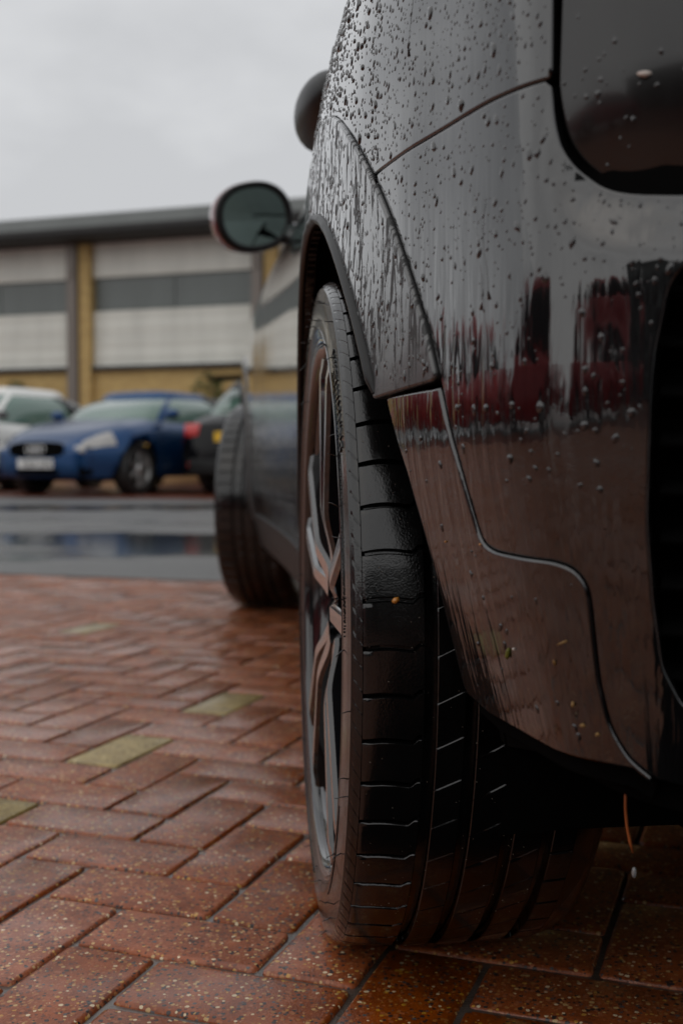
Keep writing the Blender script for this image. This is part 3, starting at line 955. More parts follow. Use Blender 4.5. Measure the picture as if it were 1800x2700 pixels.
def t_of_Y(Y,z,lo=.8,hi=None):
    a,b=lo,hi or TT-.9
    for _ in range(40):
        m=.5*(a+b)
        if SK(m,z)[1]<Y: a=m
        else: b=m
    return .5*(a+b)
def SN(t, z, off=None):
    """outward unit normals of the skin, off(t,z) an extra relief"""
    t = np.asarray(t, float); z = np.asarray(z, float); e = .0015
    f = (lambda a, b: 0.) if off is None else off
    a = SK(t + e, z, f(t + e, z)) - SK(t - e, z, f(t - e, z))
    b = SK(t, z + e, f(t, z + e)) - SK(t, z - e, f(t, z - e))
    n = np.cross(b, a)
    return n / np.linalg.norm(n, axis=-1, keepdims=True)

car = empty('black_hatchback', (0, 0, 0))
tag(car, 'rain covered black hatchback close up, rear wheel and bumper corner filling the right side', 'car')

def resample(P, ds, closed=True):
    P = np.array(P, float)
    if closed: P = np.vstack([P, P[:1]])
    s = np.r_[0, np.cumsum(np.hypot(*np.diff(P, axis=0).T))]
    n = max(3, int(round(s[-1] / ds))); q = np.linspace(0, s[-1], n + 1)
    Q = np.c_[np.interp(q, s, P[:, 0]), np.interp(q, s, P[:, 1])]
    return Q[:-1] if closed else Q
def area2(P): return np.sum(P[:, 0] * np.roll(P[:, 1], -1) - np.roll(P[:, 0], -1) * P[:, 1])
def inside(pts, P):
    x, y = pts[:, 0], pts[:, 1]; r = np.zeros(len(pts), bool)
    a = P; b = np.roll(P, -1, axis=0)
    for (x0, y0), (x1, y1) in zip(a, b):
        if y0 == y1: continue
        c = ((y0 > y) != (y1 > y)) & (x < (x1 - x0) * (y - y0) / (y1 - y0) + x0)
        r ^= c
    return r
def bdist(pts, P):
    d = np.full(len(pts), 9.)
    for p in P: d = np.minimum(d, np.hypot(pts[:, 0] - p[0], pts[:, 1] - p[1]))
    return d
def offset_line(P, d):
    P = np.array(P, float); g = np.gradient(P, axis=0); g /= np.hypot(g[:, 0], g[:, 1])[:, None] + 1e-12
    return P + np.c_[-g[:, 1], g[:, 0]] * d
def soft(P, sig, ds=.003):
    Q = resample(P, ds, False); k = int(sig * 3); w = np.exp(-.5 * (np.arange(-k, k + 1) / sig) ** 2); w /= w.sum()
    pre = 2 * Q[0] - Q[1:k + 1][::-1]; post = 2 * Q[-1] - Q[-k - 1:-1][::-1]
    Z = np.vstack([pre, Q, post])
    return np.c_[np.convolve(Z[:, 0], w, 'valid'), np.convolve(Z[:, 1], w, 'valid')]

PANELS = {}
def panel(name, loop, mat, off=0., h=.008, holes=(), offf=None, roll=.0022, depth=.012, ds=.004, mirror='copy', parent=None, label=None):
    parent = parent or car
    loops = [resample(loop, ds)] + [resample(q, ds) for q in holes]
    if area2(loops[0]) < 0: loops[0] = loops[0][::-1]
    for i in range(1, len(loops)):
        if area2(loops[i]) > 0: loops[i] = loops[i][::-1]
    L0 = loops[0]
    lo, hi = L0.min(0), L0.max(0)
    gx = np.arange(lo[0], hi[0], h); gy = np.arange(lo[1], hi[1], h * .866)
    G = np.array([(x + (h / 2 if j % 2 else 0), y) for j, y in enumerate(gy) for x in gx])
    ok = inside(G, L0)
    for q in loops[1:]: ok &= ~inside(G, q)
    G = G[ok]
    allb = np.vstack(loops)
    G = G[bdist(G, allb) > h * .55]
    verts = [Vector(p) for p in allb] + [Vector(p) for p in G]
    edges = []; b = 0
    for q in loops:
        n = len(q); edges += [(b + k, b + (k + 1) % n) for k in range(n)]; b += n
    co, _, tri, ov, _, _ = delaunay_2d_cdt(verts, edges, [], 0, 1e-7)
    P2 = np.array([(c.x, c.y) for c in co])
    idx = np.array([tuple(f) for f in tri if len(f) == 3])
    cen = P2[idx].mean(1)
    k = inside(cen, L0)
    for q in loops[1:]: k &= ~inside(cen, q)
    idx = idx[k]
    # map the boundary loops to output vertices
    back = {}
    for o_, src in enumerate(ov):
        for s_ in src: back[s_] = o_
    fo = (lambda t, z: off) if offf is None else (lambda t, z: off + offf(t, z))
    V3 = SK(P2[:, 0], P2[:, 1], fo(P2[:, 0], P2[:, 1]))
    N3 = SN(P2[:, 0], P2[:, 1], None if offf is None else fo)
    Fc = [tuple(f[::-1]) for f in idx]
    V = [tuple(v) for v in V3]; Nn = [tuple(n) for n in N3]; UV = [tuple(p) for p in P2]
    b = 0
    for q in loops:
        n = len(q)
        base = [back[b + k_] for k_ in range(n)]; b += n
        g = np.roll(q, -1, axis=0) - np.roll(q, 1, axis=0); g /= np.hypot(g[:, 0], g[:, 1])[:, None]
        out2 = np.c_[g[:, 1], -g[:, 0]]
        prev = base
        for (e, dp, wn) in ((roll * .6, roll * .18, .5), (roll, roll, 1.), (roll, depth, 1.)):
            P_ = q + out2 * e
            tt, zz = P_[:, 0], P_[:, 1]
            nn = SN(tt, zz, None if offf is None else fo)
            f_ = fo(q[:, 0], q[:, 1]) - dp
            p3 = SK(tt, zz, f_)
            ex = SK(q[:, 0] + out2[:, 0] * .002, q[:, 1] + out2[:, 1] * .002) - SK(q[:, 0], q[:, 1])
            ex /= np.linalg.norm(ex, axis=1)[:, None]
            no = nn * (1 - wn) + ex * wn; no /= np.linalg.norm(no, axis=1)[:, None]
            st = len(V)
            V += [tuple(v) for v in p3]; Nn += [tuple(v) for v in no]; UV += [tuple(p) for p in P_]
            cur = list(range(st, st + n))
            for k_ in range(n):
                k2 = (k_ + 1) % n
                Fc.append((prev[k_], prev[k2], cur[k2], cur[k_]))
            prev = cur
    V = np.array(V); Nn = np.array(Nn)
    # flip where needed so that faces agree with the normals
    Fc2 = []
    for f in Fc:
        a, b_, c = V[f[0]], V[f[1]], V[f[2]]
        n = np.cross(b_ - a, c - a)
        Fc2.append(f if n @ (Nn[f[0]] + Nn[f[1]] + Nn[f[2]]) >= 0 else f[::-1])
    if mirror == 'join':
        V2 = V * [-1, 1, 1] + [2 * XC, 0, 0]; N2 = Nn * [-1, 1, 1]; k_ = len(V)
        me = mesh(name, np.vstack([V, V2]), Fc2 + [tuple(i + k_ for i in f[::-1]) for f in Fc2], True, UV + UV, np.vstack([Nn, N2]))
        o = link(name, me, parent, mat)
    else:
        o = link(name, mesh(name, V, Fc2, True, UV, Nn), parent, mat)
        if mirror == 'copy':
            V2 = V * [-1, 1, 1] + [2 * XC, 0, 0]; N2 = Nn * [-1, 1, 1]
            link(name, mesh(name, V2, [f[::-1] for f in Fc2], True, UV, N2), parent, mat)
    if label: o['label'] = label
    PANELS[o.name] = (loops, fo)
    return o

YR, YF, ZC = 1.117, 3.587, .31
def arc(R_, a0, a1, yc=YR, n=60):
    """(t,z) points of a circle about a wheel centre; 180 degrees is towards the tail"""
    out = []
    for a in np.linspace(R(a0), R(a1), n):
        Y, z = yc + R_ * math.cos(a), ZC + R_ * math.sin(a)
        out.append((t_of_Y(Y, z), z))
    return out
GAP = .0042
# edge between wheel arch trim and body: round the arch, then down and back along the bumper
edge_raw = arc(.4447, -4, 148, n=110) + [(.9091, .5343), (.8900, .4964), (.8690, .4469), (.8592, .4120), (.8555, .3990), (.8421, .3950), (.8119, .3937), (.785, .3933), (.7704, .3903), (.7630, .3810), (.7622, .3717), (.7620, .3471), (.7614, .3246), (.7564, .3009), (.7442, .2840), (.7248, .2724)]
EDGE = soft(edge_raw, 1.5)
i_split = int(np.argmin(np.hypot(EDGE[:, 0] - .8895, EDGE[:, 1] - .4964)))
i_seam = int(np.argmin(np.hypot(EDGE[:, 0] - 1.0043, EDGE[:, 1] - .650)))
edge_in = offset_line(EDGE, GAP / 2); edge_out = offset_line(EDGE, -GAP / 2)
if inside(edge_in[i_seam:i_seam + 1], np.array(arc(.4447, -4, 184))).sum() == 0: edge_in, edge_out = edge_out, edge_in

def r_off(t, z, t0):   # radial distance from the wheel centre along the skin
    return np.hypot(t - t0, z - ZC)
T_R, T_F = t_of_Y(YR, ZC), t_of_Y(YF, ZC)
def trim_relief(t, z):
    q = np.clip((np.hypot(t - T_R, z - ZC) - .357) / .086, 0, 1)
    return .0035 + .0035 * (1 - q) ** 2
# ---- panels round the rear corner
panel('arch_trim', list(edge_in[:i_split - 1]) + arc(.3575, 149.2, -4.8), M['trim'], offf=trim_relief, h=.0065)
bottom = [(.7248, .2724), (.7395, .2792), (.7671, .2806), (.8191, .2808), (.8531, .284), (.8966, .2873), (.9225, .2953)]
in_low = soft([(.9225, .2953), (.9235, .33), (.9258, .3696), (.9325, .405), (.9430, .4409), (.9600, .470), (.9735, .4900)], 1.5)
low = [tuple(p) for p in edge_in[i_split + 1:]]
panel('bumper_corner_trim', low + bottom[1:] + [tuple(p) for p in in_low[1:]], M['paint'], offf=lambda t, z: .002 + 0 * t, h=.007)
fl = [tuple(p) for p in in_low]
panel('arch_flange', [(a + .0015, b) for a, b in fl] + [(a + .0135, b) for a, b in fl[::-1]], M['matte_black'], off=-.003, h=.008, depth=.02)
bt = [(t, z - .001) for t, z in bottom]
panel('under_lip', bt + [(t + .004, z - .013) for t, z in bt[::-1]], M['liner'], off=-.006, h=.008, depth=.03)

lamp_c = [(.7099, .5841), (.7316, .5861), (.7439, .5885), (.7547, .5933), (.7678, .6039), (.7758, .6158), (.7792, .6308), (.7806, .6469)]
LC = soft([(.63, .584)] + lamp_c, 1.2)
def bumper_relief(t, z):
    d = np.full(np.shape(t), 9.)
    for p in LC[::3]: d = np.minimum(d, np.hypot((t - p[0]), (z - p[1])))
    w = np.clip((.79 - t) / .03, 0, 1) * np.clip((.655 - z) / .06, 0, 1)
    q = np.clip(1 - d / .034, 0, 1)
    ledge = np.exp(-((z - .545) / .022) ** 2) * np.clip((.80 - t) / .06, 0, 1)
    return -.0085 * q ** 2 * (3 - 2 * q) * w + .0012 * ledge
ins = soft([(.60, .552), (.69, .552), (.7115, .547), (.7180, .537), (.7210, .520), (.7236, .5082), (.7256, .4888), (.7280, .4153), (.7254, .3729), (.7205, .3367), (.7080, .3152), (.685, .3102), (.60, .309)], 1.2)
bump_loop = [tuple(p) for p in edge_out[i_seam + 1:]][::-1]      # from the tail end up to the seam
bump = bump_loop + [(1.001, .6478), (.9429, .6482), (.8816, .6482), (.8266, .6488), (.7835, .6482)] + [tuple(p + np.array([.0018, -.002])) for p in LC[::-1]] + [(.3, .582), (0, .582), (0, .262), (.4, .264), (.66, .2665)]
panel('rear_bumper', bump, M['paint'], holes=[list(ins) + [(.46, .53), (.44, .43), (.46, .325)]], offf=bumper_relief, h=.0065, mirror='join')
# ---- quarter panel above the seam, up to the waist, forward to the door
tq = t_of_Y(1.662, .6)
q_loop = [(.7822, .652), (.8266, .653), (.8816, .6524), (.9429, .6524), (1.0020, .652)] + [tuple(p) for p in edge_out[:i_seam - 1]][::-1] + [(t_of_Y(1.662, .285), .285), (tq, .60), (t_of_Y(1.662, 1.03), 1.03), (.7822, 1.03)]
panel('quarter_panel', q_loop, M['paint'], h=.0075)
panel('tail_lamp', soft([(.64, .86), (.64, .60), (.645, .589)], .5).tolist() + [tuple(p + np.array([-.0042, .0035])) for p in LC[6:]] + [(.7748, .70), (.7735, .80), (.765, .845), (.74, .86)], M['smoke'], off=-.004, h=.007, roll=.003, offf=lambda t, z: -3.2 * np.clip(.652 - z, 0, 1) ** 2)
panel('tailgate', [(0, .587), (.632, .587), (.632, 1.0), (0, 1.0)], M['paint'], h=.02, ds=.01, mirror='join')
# ---- insert with horizontal fins
insert_back = panel('bumper_insert', list(ins) + [(.46, .53), (.44, .43), (.46, .325)], M['black'], off=-.045, h=.012, roll=.001, depth=.004)
for zf in np.arange(.335, .545, .026):
    mbf = MB()
    ts_ = np.linspace(.47, .722, 26)
    A_ = SK(ts_, zf + 0 * ts_, -.044); B_ = SK(ts_, zf - .006 + 0 * ts_, -.024)
    th_ = .0035
    V = [tuple(v) for v in A_] + [tuple(v) for v in B_] + [tuple(v + [0, 0, -th_]) for v in B_] + [tuple(v + [0, 0, -th_]) for v in A_]
    n_ = len(ts_)
    mbf.add(V, [(a * n_ + k, a * n_ + k + 1, (a + 1) * n_ + k + 1, (a + 1) * n_ + k) for a in range(3) for k in range(n_ - 1)])
    mbf.build('fin', M['black'], insert_back)
# ---- door, front wing, sills
td0, td1 = 1.668, 2.745
def vline(Y, z0, z1, n=12): return [(t_of_Y(Y, z), z) for z in np.linspace(z0, z1, n)]
door = panel('door', vline(td0, .305, 1.03) + [(t_of_Y(Y, 1.03), 1.03) for Y in np.linspace(td0, td1, 12)][1:] + vline(td1, 1.03, .305)[0:] + [(t_of_Y(Y, .305), .305) for Y in np.linspace(td1, td0, 12)][1:-1], M['paint'], h=.02, ds=.008)
def sill(Y0, Y1): return [(t_of_Y(Y, .30), .30) for Y in np.linspace(Y0, Y1, 16)] + [(t_of_Y(Y, .215), .215) for Y in np.linspace(Y1, Y0, 16)]
panel('sill_trim', sill(1.50, 3.20), M['matte_black'], h=.02, ds=.01, off=.004)
fe = soft(arc(.4447, 184, -4, YF, 90), 1.5)
panel('arch_trim', list(fe) + arc(.357, -4.8, 184, YF), M['trim'], offf=lambda t, z: .004 + .003 * (1 - np.clip((np.hypot(t - T_F, z - ZC) - .357) / .086, 0, 1)) ** 2, h=.012, ds=.008)
fo_ = offset_line(fe, GAP); 
if inside(fo_[40:41], fe).sum(): fo_ = offset_line(fe, -GAP)
tw0 = t_of_Y(2.753, .9)
top_w = [(t_of_Y(Y, z), z) for Y, z in ((2.753, .99), (3.0, .965), (3.3, .93), (3.6, .89))] + [(TT * .885, .85), (TT * .93, .80), (TT, .79)]
panel('front_wing', vline(2.753, .305, .99, 10) + top_w[1:] + [(TT, .24), (TT * .93, .24), (fo_[-1][0] + .0, .26)] + list(fo_[::-1]) + [(t_of_Y(2.9, .30), .30)], M['paint'], h=.03, ds=.01, mirror='join')
# ---- dark inner shell seen through every gap
def shell_loop():
    L_ = [(0, .25), (.70, .25), (.85, .27)] + [(a, b) for a, b in arc(.368, 188, -8)] + [(t_of_Y(1.6, .24), .24), (t_of_Y(3.1, .24), .24)] + arc(.368, 188, -8, YF) + [(TT, .25), (TT, .78), (TT * .93, .79), (t_of_Y(3.6, .88), .88), (t_of_Y(3.0, .95), .95), (t_of_Y(2.7, 1.02), 1.02), (.9, 1.02), (.4, .99), (0, .99)]
    return L_
panel('inner_shell', shell_loop(), M['black'], off=-.0125, h=.03, ds=.012, roll=.001, depth=.001, mirror='join', holes=[list(offset_line(ins, 0)) + [(.46, .53), (.44, .43), (.46, .325)]])
# ---- wheel wells
def well(yc):
    for sgn in (1, -1):
        mb = MB(); V, Fc = [], []
        n, K = 40, 5
        for k in range(n):
            a = R(-18 + 216 * k / (n - 1))
            for j in range(K):
                r_ = .372 - (.004 if j else 0)
                Y, z = yc + r_ * math.cos(a), ZC + r_ * math.sin(a)
                x0 = float(SK(t_of_Y(Y, max(.25, z)), max(.25, z))[0]) + .012
                x = x0 + (.42 - x0) * j / (K - 1)
                V.append((x, Y, z))
        for k in range(n - 1):
            for j in range(K - 1): Fc.append((k * K + j, k * K + j + 1, (k + 1) * K + j + 1, (k + 1) * K + j))
        c = len(V); V += [(.42, yc, ZC)]
        Fc += [(k * K + K - 1, c, (k + 1) * K + K - 1) for k in range(n - 1)]
        if sgn < 0: V = [(2 * XC - x, y, z) for x, y, z in V]
        mb.add(V, Fc); mb.build('wheel_well', M['liner'], car)
well(YR); well(YF)
MB().box((XC, 2.35, .235), (1.0, 3.3, .06)).box((XC, 2.35, .245), (1.46, 1.55, .05)).box((XC, .78, .30), (1.0, .38, .08)).box((XC, YR, .30), (1.2, .08, .08)).box((XC, 3.9, .28), (1.1, .5, .06)).build('floor_pan', M['black'], car, False)
MB().box((XC + .18, .80, .27), (.62, .22, .16), None, .05).tube([(XC - .05, .62, .25), (XC - .05, .80, .26)], .032, 14).build('exhaust_silencer', M['liner'], car)
for sx in (1, -1): MB().box((XC - sx * .50, 1.10, .19), (.07, .72, .15), None, .03).box((XC - sx * .50, 1.20, .15), (.12, .14, .10), None, .03).build('trailing_arm', M['liner'], car)
MB().box((XC, 1.17, .17), (1.0, .16, .13), None, .04).build('rear_axle', M['liner'], car)

M['lip'] = simple('arch_lip_rubber', (.006, .006, .006), .38, spec=.35, var=.3)
# ---- rolled lip round the arch opening
def lip(yc, a0, a1, rlip):
    V, Fc = [], []
    angs = np.linspace(R(a0), R(a1), 150)
    ns = 9
    for i, a in enumerate(angs):
        e = min(1, i / 5, (len(angs) - 1 - i) / 3 + .35)
        lump = 1 + (.28 * max(0, math.sin(a * 52)) ** 10 if 84 < math.degrees(a) < 118 else 0)
        Y, z = yc + (rlip) * math.cos(a), ZC + rlip * math.sin(a)
        t = t_of_Y(Y, z); p = SK(t, z, .006); n = SN(t, z)
        rad = np.array([0, math.cos(a), math.sin(a)]); rad -= n * (rad @ n); rad /= np.linalg.norm(rad)
        for k in range(ns):
            th = 2 * math.pi * k / ns
            V.append(tuple(p + n * (.0050 * math.sin(th) * e * lump) + rad * (.0048 * math.cos(th) * e)))
    for i in range(len(angs) - 1):
        for k in range(ns): Fc.append((i * ns + k, i * ns + (k + 1) % ns, (i + 1) * ns + (k + 1) % ns, (i + 1) * ns + k))
    for sg in (1, -1):
        mb = MB(); mb.add(V if sg > 0 else [(2 * XC - x, y, z) for x, y, z in V], Fc); mb.build('arch_lip', M['lip'], car)
lip(YR, -4, 149.0, .3590)
lip(YF, -4, 184, .3590)

# ---- upper body
def ring_pts(hw, y0, y1, z, n=64, e=.5, front_pull=0.):
    P = []
    for k in range(n):
        th = 2 * math.pi * k / n; c, q = math.cos(th), math.sin(th)
        P.append(Vector((XC + math.copysign(abs(q) ** e, -q) * hw, (y0 + y1) / 2 - math.copysign(abs(c) ** e, c) * (y1 - y0) / 2, z)))
    return P
rg = [ring_pts(.725, .66, 2.98, 1.0), ring_pts(.70, .70, 2.86, 1.06), ring_pts(.60, .90, 2.42, 1.34), ring_pts(.585, .90, 2.40, 1.37), ring_pts(.50, 1.0, 2.25, 1.395), ring_pts(.2, 1.3, 1.9, 1.41)]
def ring_mesh(name, a, b, mat, cap=False, ks=None, off=0.):
    n = 64; mb = MB()
    V = sum([rg[k] for k in range(a, b + 1)], [])
    if off: V = [v + Vector((v.x - XC, v.y - 1.8, 0)).normalized() * off for v in V]
    Fc = [((j) * n + k, j * n + (k + 1) % n, (j + 1) * n + (k + 1) % n, (j + 1) * n + k) for j in range(b - a) for k in (ks or range(n))]
    if cap: Fc.append(tuple((b - a) * n + k for k in range(n)))
    mb.add(V, Fc); return mb.build(name, mat, car)
ring_mesh('waist_rail', 0, 1, M['black_gloss'])
ring_mesh('window_glass', 1, 2, M['glass_dark'])
ring_mesh('roof', 2, 5, M['paint'], True)
for ks in ((22, 23), (40, 41), (8, 9, 10), (53, 54, 55)): ring_mesh('window_pillar', 1, 2, M['black_gloss'], False, ks, .006)
# bonnet and scuttle
mb = MB(); V, Fc = [], []
ny, nx = 16, 13
for i in range(ny):
    Y = 2.72 + (4.26 - 2.72) * i / (ny - 1)
    z = float(np.interp(Y, [2.7, 3.0, 3.3, 3.6, 4.0, 4.26], [1.0, .965, .93, .89, .83, .79]))
    xl = float(np.interp(Y, _p[len(_p) // 2:, 1], _p[len(_p) // 2:, 0])) + inset(z) + .004
    for j in range(nx):
        u = j / (nx - 1) * 2 - 1
        V.append((XC + u * (XC - xl), Y, z + .05 * (1 - u * u) - .004))
Fc = [(i * nx + j, i * nx + j + 1, (i + 1) * nx + j + 1, (i + 1) * nx + j) for i in range(ny - 1) for j in range(nx - 1)]
mb.add(V, Fc); mb.build('bonnet', M['paint'], car)
for sg in (1, -1):
    X_ = lambda x: x if sg > 0 else 2 * XC - x
    MB().ellipsoid((X_(.36), 4.08, .70), (.10, .07, .11), 20, 12).build('headlight', M['lens_clear'], car)
MB().box((XC, 4.29, .62), (.75, .06, .14), None, .03).box((XC, 4.29, .40), (.95, .06, .18), None, .03).build('grille', M['black'], car)

# ---- door mirror: oval glass in a red cap
def door_mirror(sg):
    c = Vector((.128, 2.86, 1.032))
    f = lambda v: v if sg > 0 else Vector((2 * XC - v.x, v.y, v.z))
    yaw = R(15)
    Mx = Matrix.Translation(c) @ Matrix.Rotation(R(-14), 4, 'Y') @ Matrix.Rotation(yaw, 4, 'Z') @ Matrix.Rotation(R(8), 4, 'X')
    n = 40
    def oval(rx, rz, y):
        P = []
        for k in range(n):
            th = 2 * math.pi * k / n; cc, q = math.cos(th), math.sin(th)
            P.append(Mx @ Vector((math.copysign(abs(cc) ** .86, cc) * rx, y, math.copysign(abs(q) ** .9, q) * rz)))
        return P
    def band(name, rs, mat, parent, cap0=False, cap1=False):
        V = sum([oval(*r_) for r_ in rs], []); V = [f(v) for v in V]
        Fc = [(a * n + k, (a + 1) * n + k, (a + 1) * n + (k + 1) % n, a * n + (k + 1) % n) for a in range(len(rs) - 1) for k in range(n)]
        if cap0: Fc.append(tuple(range(n)))
        if cap1: Fc.append(tuple((len(rs) - 1) * n + k for k in range(n))[::-1])
        mb = MB(); mb.add(V, Fc); return mb.build(name, mat, parent)
    cap = band('door_mirror', [(.096, .080, -.004), (.101, .085, .012), (.098, .082, .05), (.082, .068, .09), (.045, .038, .115), (.01, .01, .122)], M['red_cap'], car, False, True)
    band('mirror_rim', [(.078, .066, .004), (.082, .070, -.006), (.092, .077, -.010), (.0985, .0825, -.002), (.099, .083, .010)], M['matte_black'], cap)
    band('mirror_glass', [(.083, .071, -.0005), (.04, .034, -.0012)], M['mirror'], cap, False, False)
    band('mirror_glass_centre', [(.04, .034, -.0012), (.001, .001, -.0014)], M['mirror'], cap)
    mb = MB(); mb.tube([f(Vector(p)) for p in ((.205, 2.90, .975), (.222, 2.89, .99), (.26, 2.88, .975), (.31, 2.88, .955))], [.022, .036, .042, .05], 14)
    mb.build('mirror_arm', M['black_gloss'], cap)
door_mirror(1); door_mirror(-1)
# ---- looped door handle
for sg in (1, -1):
    X_ = lambda x: x if sg > 0 else 2 * XC - x
    mb = MB()
    mb.ellipsoid((X_(.170), 1.63, .925), (.042, .125, .044), 28, 18)
    h_ = mb.build('door_handle', M['lip'], door)

# ================================================================== WHEELS
TYRE = [(.2455, .010), (.251, .0035), (.2555, .0010), (.262, -.0006), (.2632, -.0016), (.265, -.0008), (.274, -.0008), (.285, -.0004), (.2925, .0004), (.2975, .0014), (.2992, .0016), (.3002, .0026), (.3028, .0050), (.3052, .0088), (.3072, .0160), (.3085, .03), (.3097, .055), (.3100, .09), (.3097, .12), (.3085, .15), (.3072, .1745), (.303, .1895), (.298, .197), (.285, .2045), (.262, .2055), (.25, .2)]
_ps = np.array([p[1] for p in TYRE[10:]]); _pr = np.array([p[0] for p in TYRE[10:]])
def rad(s): return np.interp(s, _ps[:-4], _pr[:-4])
DEPTH = .0072
def strip(s0, s1, N, gw, depth, g, w, nj=10, phase=0., walls=True, ch=.0009):
    """a run of tread blocks between two circumferential grooves; g bends the cross groove, w fades its depth"""
    js = list(np.linspace(s0, s1, nj)); v = [(s - s0) / (s1 - s0) for s in js]
    rows = []
    for i, s in enumerate(js):
        rows.append((s, v[i], 0.))
    if walls: rows = [(s0 + .0012, 0., DEPTH)] + [(s0 + .0002, 0., ch * .8)] + [(s0 + ch, (ch) / (s1 - s0), 0)] + rows[1:-1] + [(s1 - ch, 1 - ch / (s1 - s0), 0), (s1 - .0002, 1., ch * .8), (s1 - .0012, 1., DEPTH)]
    pitch = 2 * math.pi / N
    r0 = .31
    ks = [(0, 0, 0), (.0004, .35, 0), (gw * .28, 1, 1), (gw * .72, 1, 1), (gw - .0006, .20, 0), (gw + .0004, 0, 0), (gw + .0035, 0, 0)]
    L_ = pitch * r0
    ks += [((gw + .0035) * (1 - q) + (L_ - .003) * q, 0, 0) for q in (.5, 1.)]
    V, Fc = [], []
    K, J = len(ks), len(rows)
    for p in range(N):
        for o, dp, _ in ks:
            for s, vv, sink in rows:
                th = p * pitch + (o + g(vv)) / r0 + phase
                r_ = float(rad(s)) - sink
                dd = depth * w(vv) * dp
                r_ = min(r_, float(rad(s)) - dd) if dp else r_
                V.append((s, -r_ * math.sin(th), r_ * math.cos(th)))
    tot = N * K
    for a in range(tot):
        b = (a + 1) % tot
        for j in range(J - 1): Fc.append((a * J + j, a * J + j + 1, b * J + j + 1, b * J + j))
    return V, Fc
def bend(v):   # a shallow hook at the inner end of each shoulder slot
    return -.0020 * math.sin(math.pi * min(1, v / .8)) - (.0045 * smoothstep(.80, .92, v))
mbt = MB()
n_t = 220
prof = []
for r_, s in TYRE:
    prof.append((r_, s))
side = [p for p in prof[:14]] + [(.3012, .0105)] + [(.3012, .172)] + prof[20:]
mbt.lathe(side, n_t, 'X')
NP = 57
mbt.add(*strip(.0088, .0535, NP, .0040, .0066, bend, lambda v: min(1, v / .10) * 1., 12))
mbt.add(*strip(.0620, .0830, NP, .0013, .004, lambda v: -.010 * v, lambda v: 1., 6, .02))
mbt.add(*strip(.0915, .1170, NP, .0015, .004, lambda v: -.015 * v, lambda v: 1. if v > .35 else .2, 8, .05))
mbt.add(*strip(.1255, .1480, NP, .0015, .004, lambda v: -.014 * v, lambda v: 1. if v > .2 else .2, 6, .03))
mbt.add(*strip(.1565, .1750, NP, .0030, .005, lambda v: -.002 * v, lambda v: 1., 4, .01))
V, Fc = strip(.0030, .0092, NP * 2, .0019, .0030, lambda v: .0105 * v, lambda v: math.sin(math.pi * min(1, max(0, v))) ** .4, 7, .012, False)
mbt.add([(s - 0., y * 1.0012, z * 1.0012) for s, y, z in V], Fc)
tyre_me = mbt.me('tyre')
tyre_me.materials.append(M['rubber'])
bm = bmesh.new(); bm.from_mesh(tyre_me); bmesh.ops.recalc_face_normals(bm, faces=bm.faces[:])
for e in bm.edges:
    if len(e.link_faces) == 2 and e.calc_face_angle(0) > R(38): e.smooth = False
bm.to_mesh(tyre_me); bm.free()

# raised lettering on the sidewall
def lettering(text, size, r_, a0, spacing=1.0, ext=.0007):
    cu = bpy.data.curves.new('lettering', 'FONT'); cu.body = text; cu.size = size; cu.extrude = .5; cu.space_character = spacing
    ob = bpy.data.objects.new('lettering', cu); col.objects.link(ob)
    bpy.context.view_layer.update()
    dg = bpy.context.evaluated_depsgraph_get()
    me = bpy.data.meshes.new_from_object(ob.evaluated_get(dg))
    bpy.data.objects.remove(ob)
    for v in me.vertices:
        a = a0 + v.co.x / r_; rr_ = r_ + v.co.y
        s = float(np.interp(rr_, [p[0] for p in TYRE[4:11]], [p[1] for p in TYRE[4:11]]))
        v.co = (s - (.0011 if v.co.z > 0 else -.0004), -rr_ * math.sin(a), rr_ * math.cos(a))
    me.name = 'sidewall_lettering'; me.materials.append(M['rubber'])
    return me
letter_me = lettering('SAFETY WARNING', .0125, .2835, R(38), 1.0)
# fine moulded print, too small to read: rows of tiny raised dashes
mbp = MB(); rr = random.Random(5)
for (r_, a0, a1) in ((.2795, 44, 86), (.2765, 41, 88), (.2735, 40, 84), (.2705, 44, 80), (.268, 118, 150), (.272, 186, 230), (.276, 300, 342)):
    a = a0
    while a < a1:
        w_ = rr.uniform(.12, .42)
        Q = Matrix.Rotation(R(a), 4, 'X')
        s = float(np.interp(r_, [p[0] for p in TYRE[4:11]], [p[1] for p in TYRE[4:11]]))
        mbp.box((s - .0002, 0, r_), (.0012, w_ * .0048, rr.uniform(.0012, .0022)), Q)
        a += w_ + rr.uniform(.12, .35)
print_me = mbp.me('moulded_print', False); print_me.materials.append(M['rubber'])
# rubber moulding hairs
mbh = MB()
for k in range(44):
    a = 2 * math.pi * k / 44 + rr.uniform(-.05, .05)
    r_ = rr.choice((.258, .264, .272, .288, .2965))
    s = float(np.interp(r_, [p[0] for p in TYRE[2:11]], [p[1] for p in TYRE[2:11]]))
    P = [Vector((s, -r_ * math.sin(a), r_ * math.cos(a)))]
    d = Vector((-1, rr.uniform(-.4, .4), rr.uniform(-.4, .4))).normalized()
    for q in range(3):
        d = (d + Vector((0, rr.uniform(-.5, .5), rr.uniform(-.5, .3)))).normalized(); P.append(P[-1] + d * rr.uniform(.002, .0035))
    mbh.tube(P, [.0005, .00045, .0004, .0002], 5)
hair_me = mbh.me('moulding_hair'); hair_me.materials.append(M['rubber'])

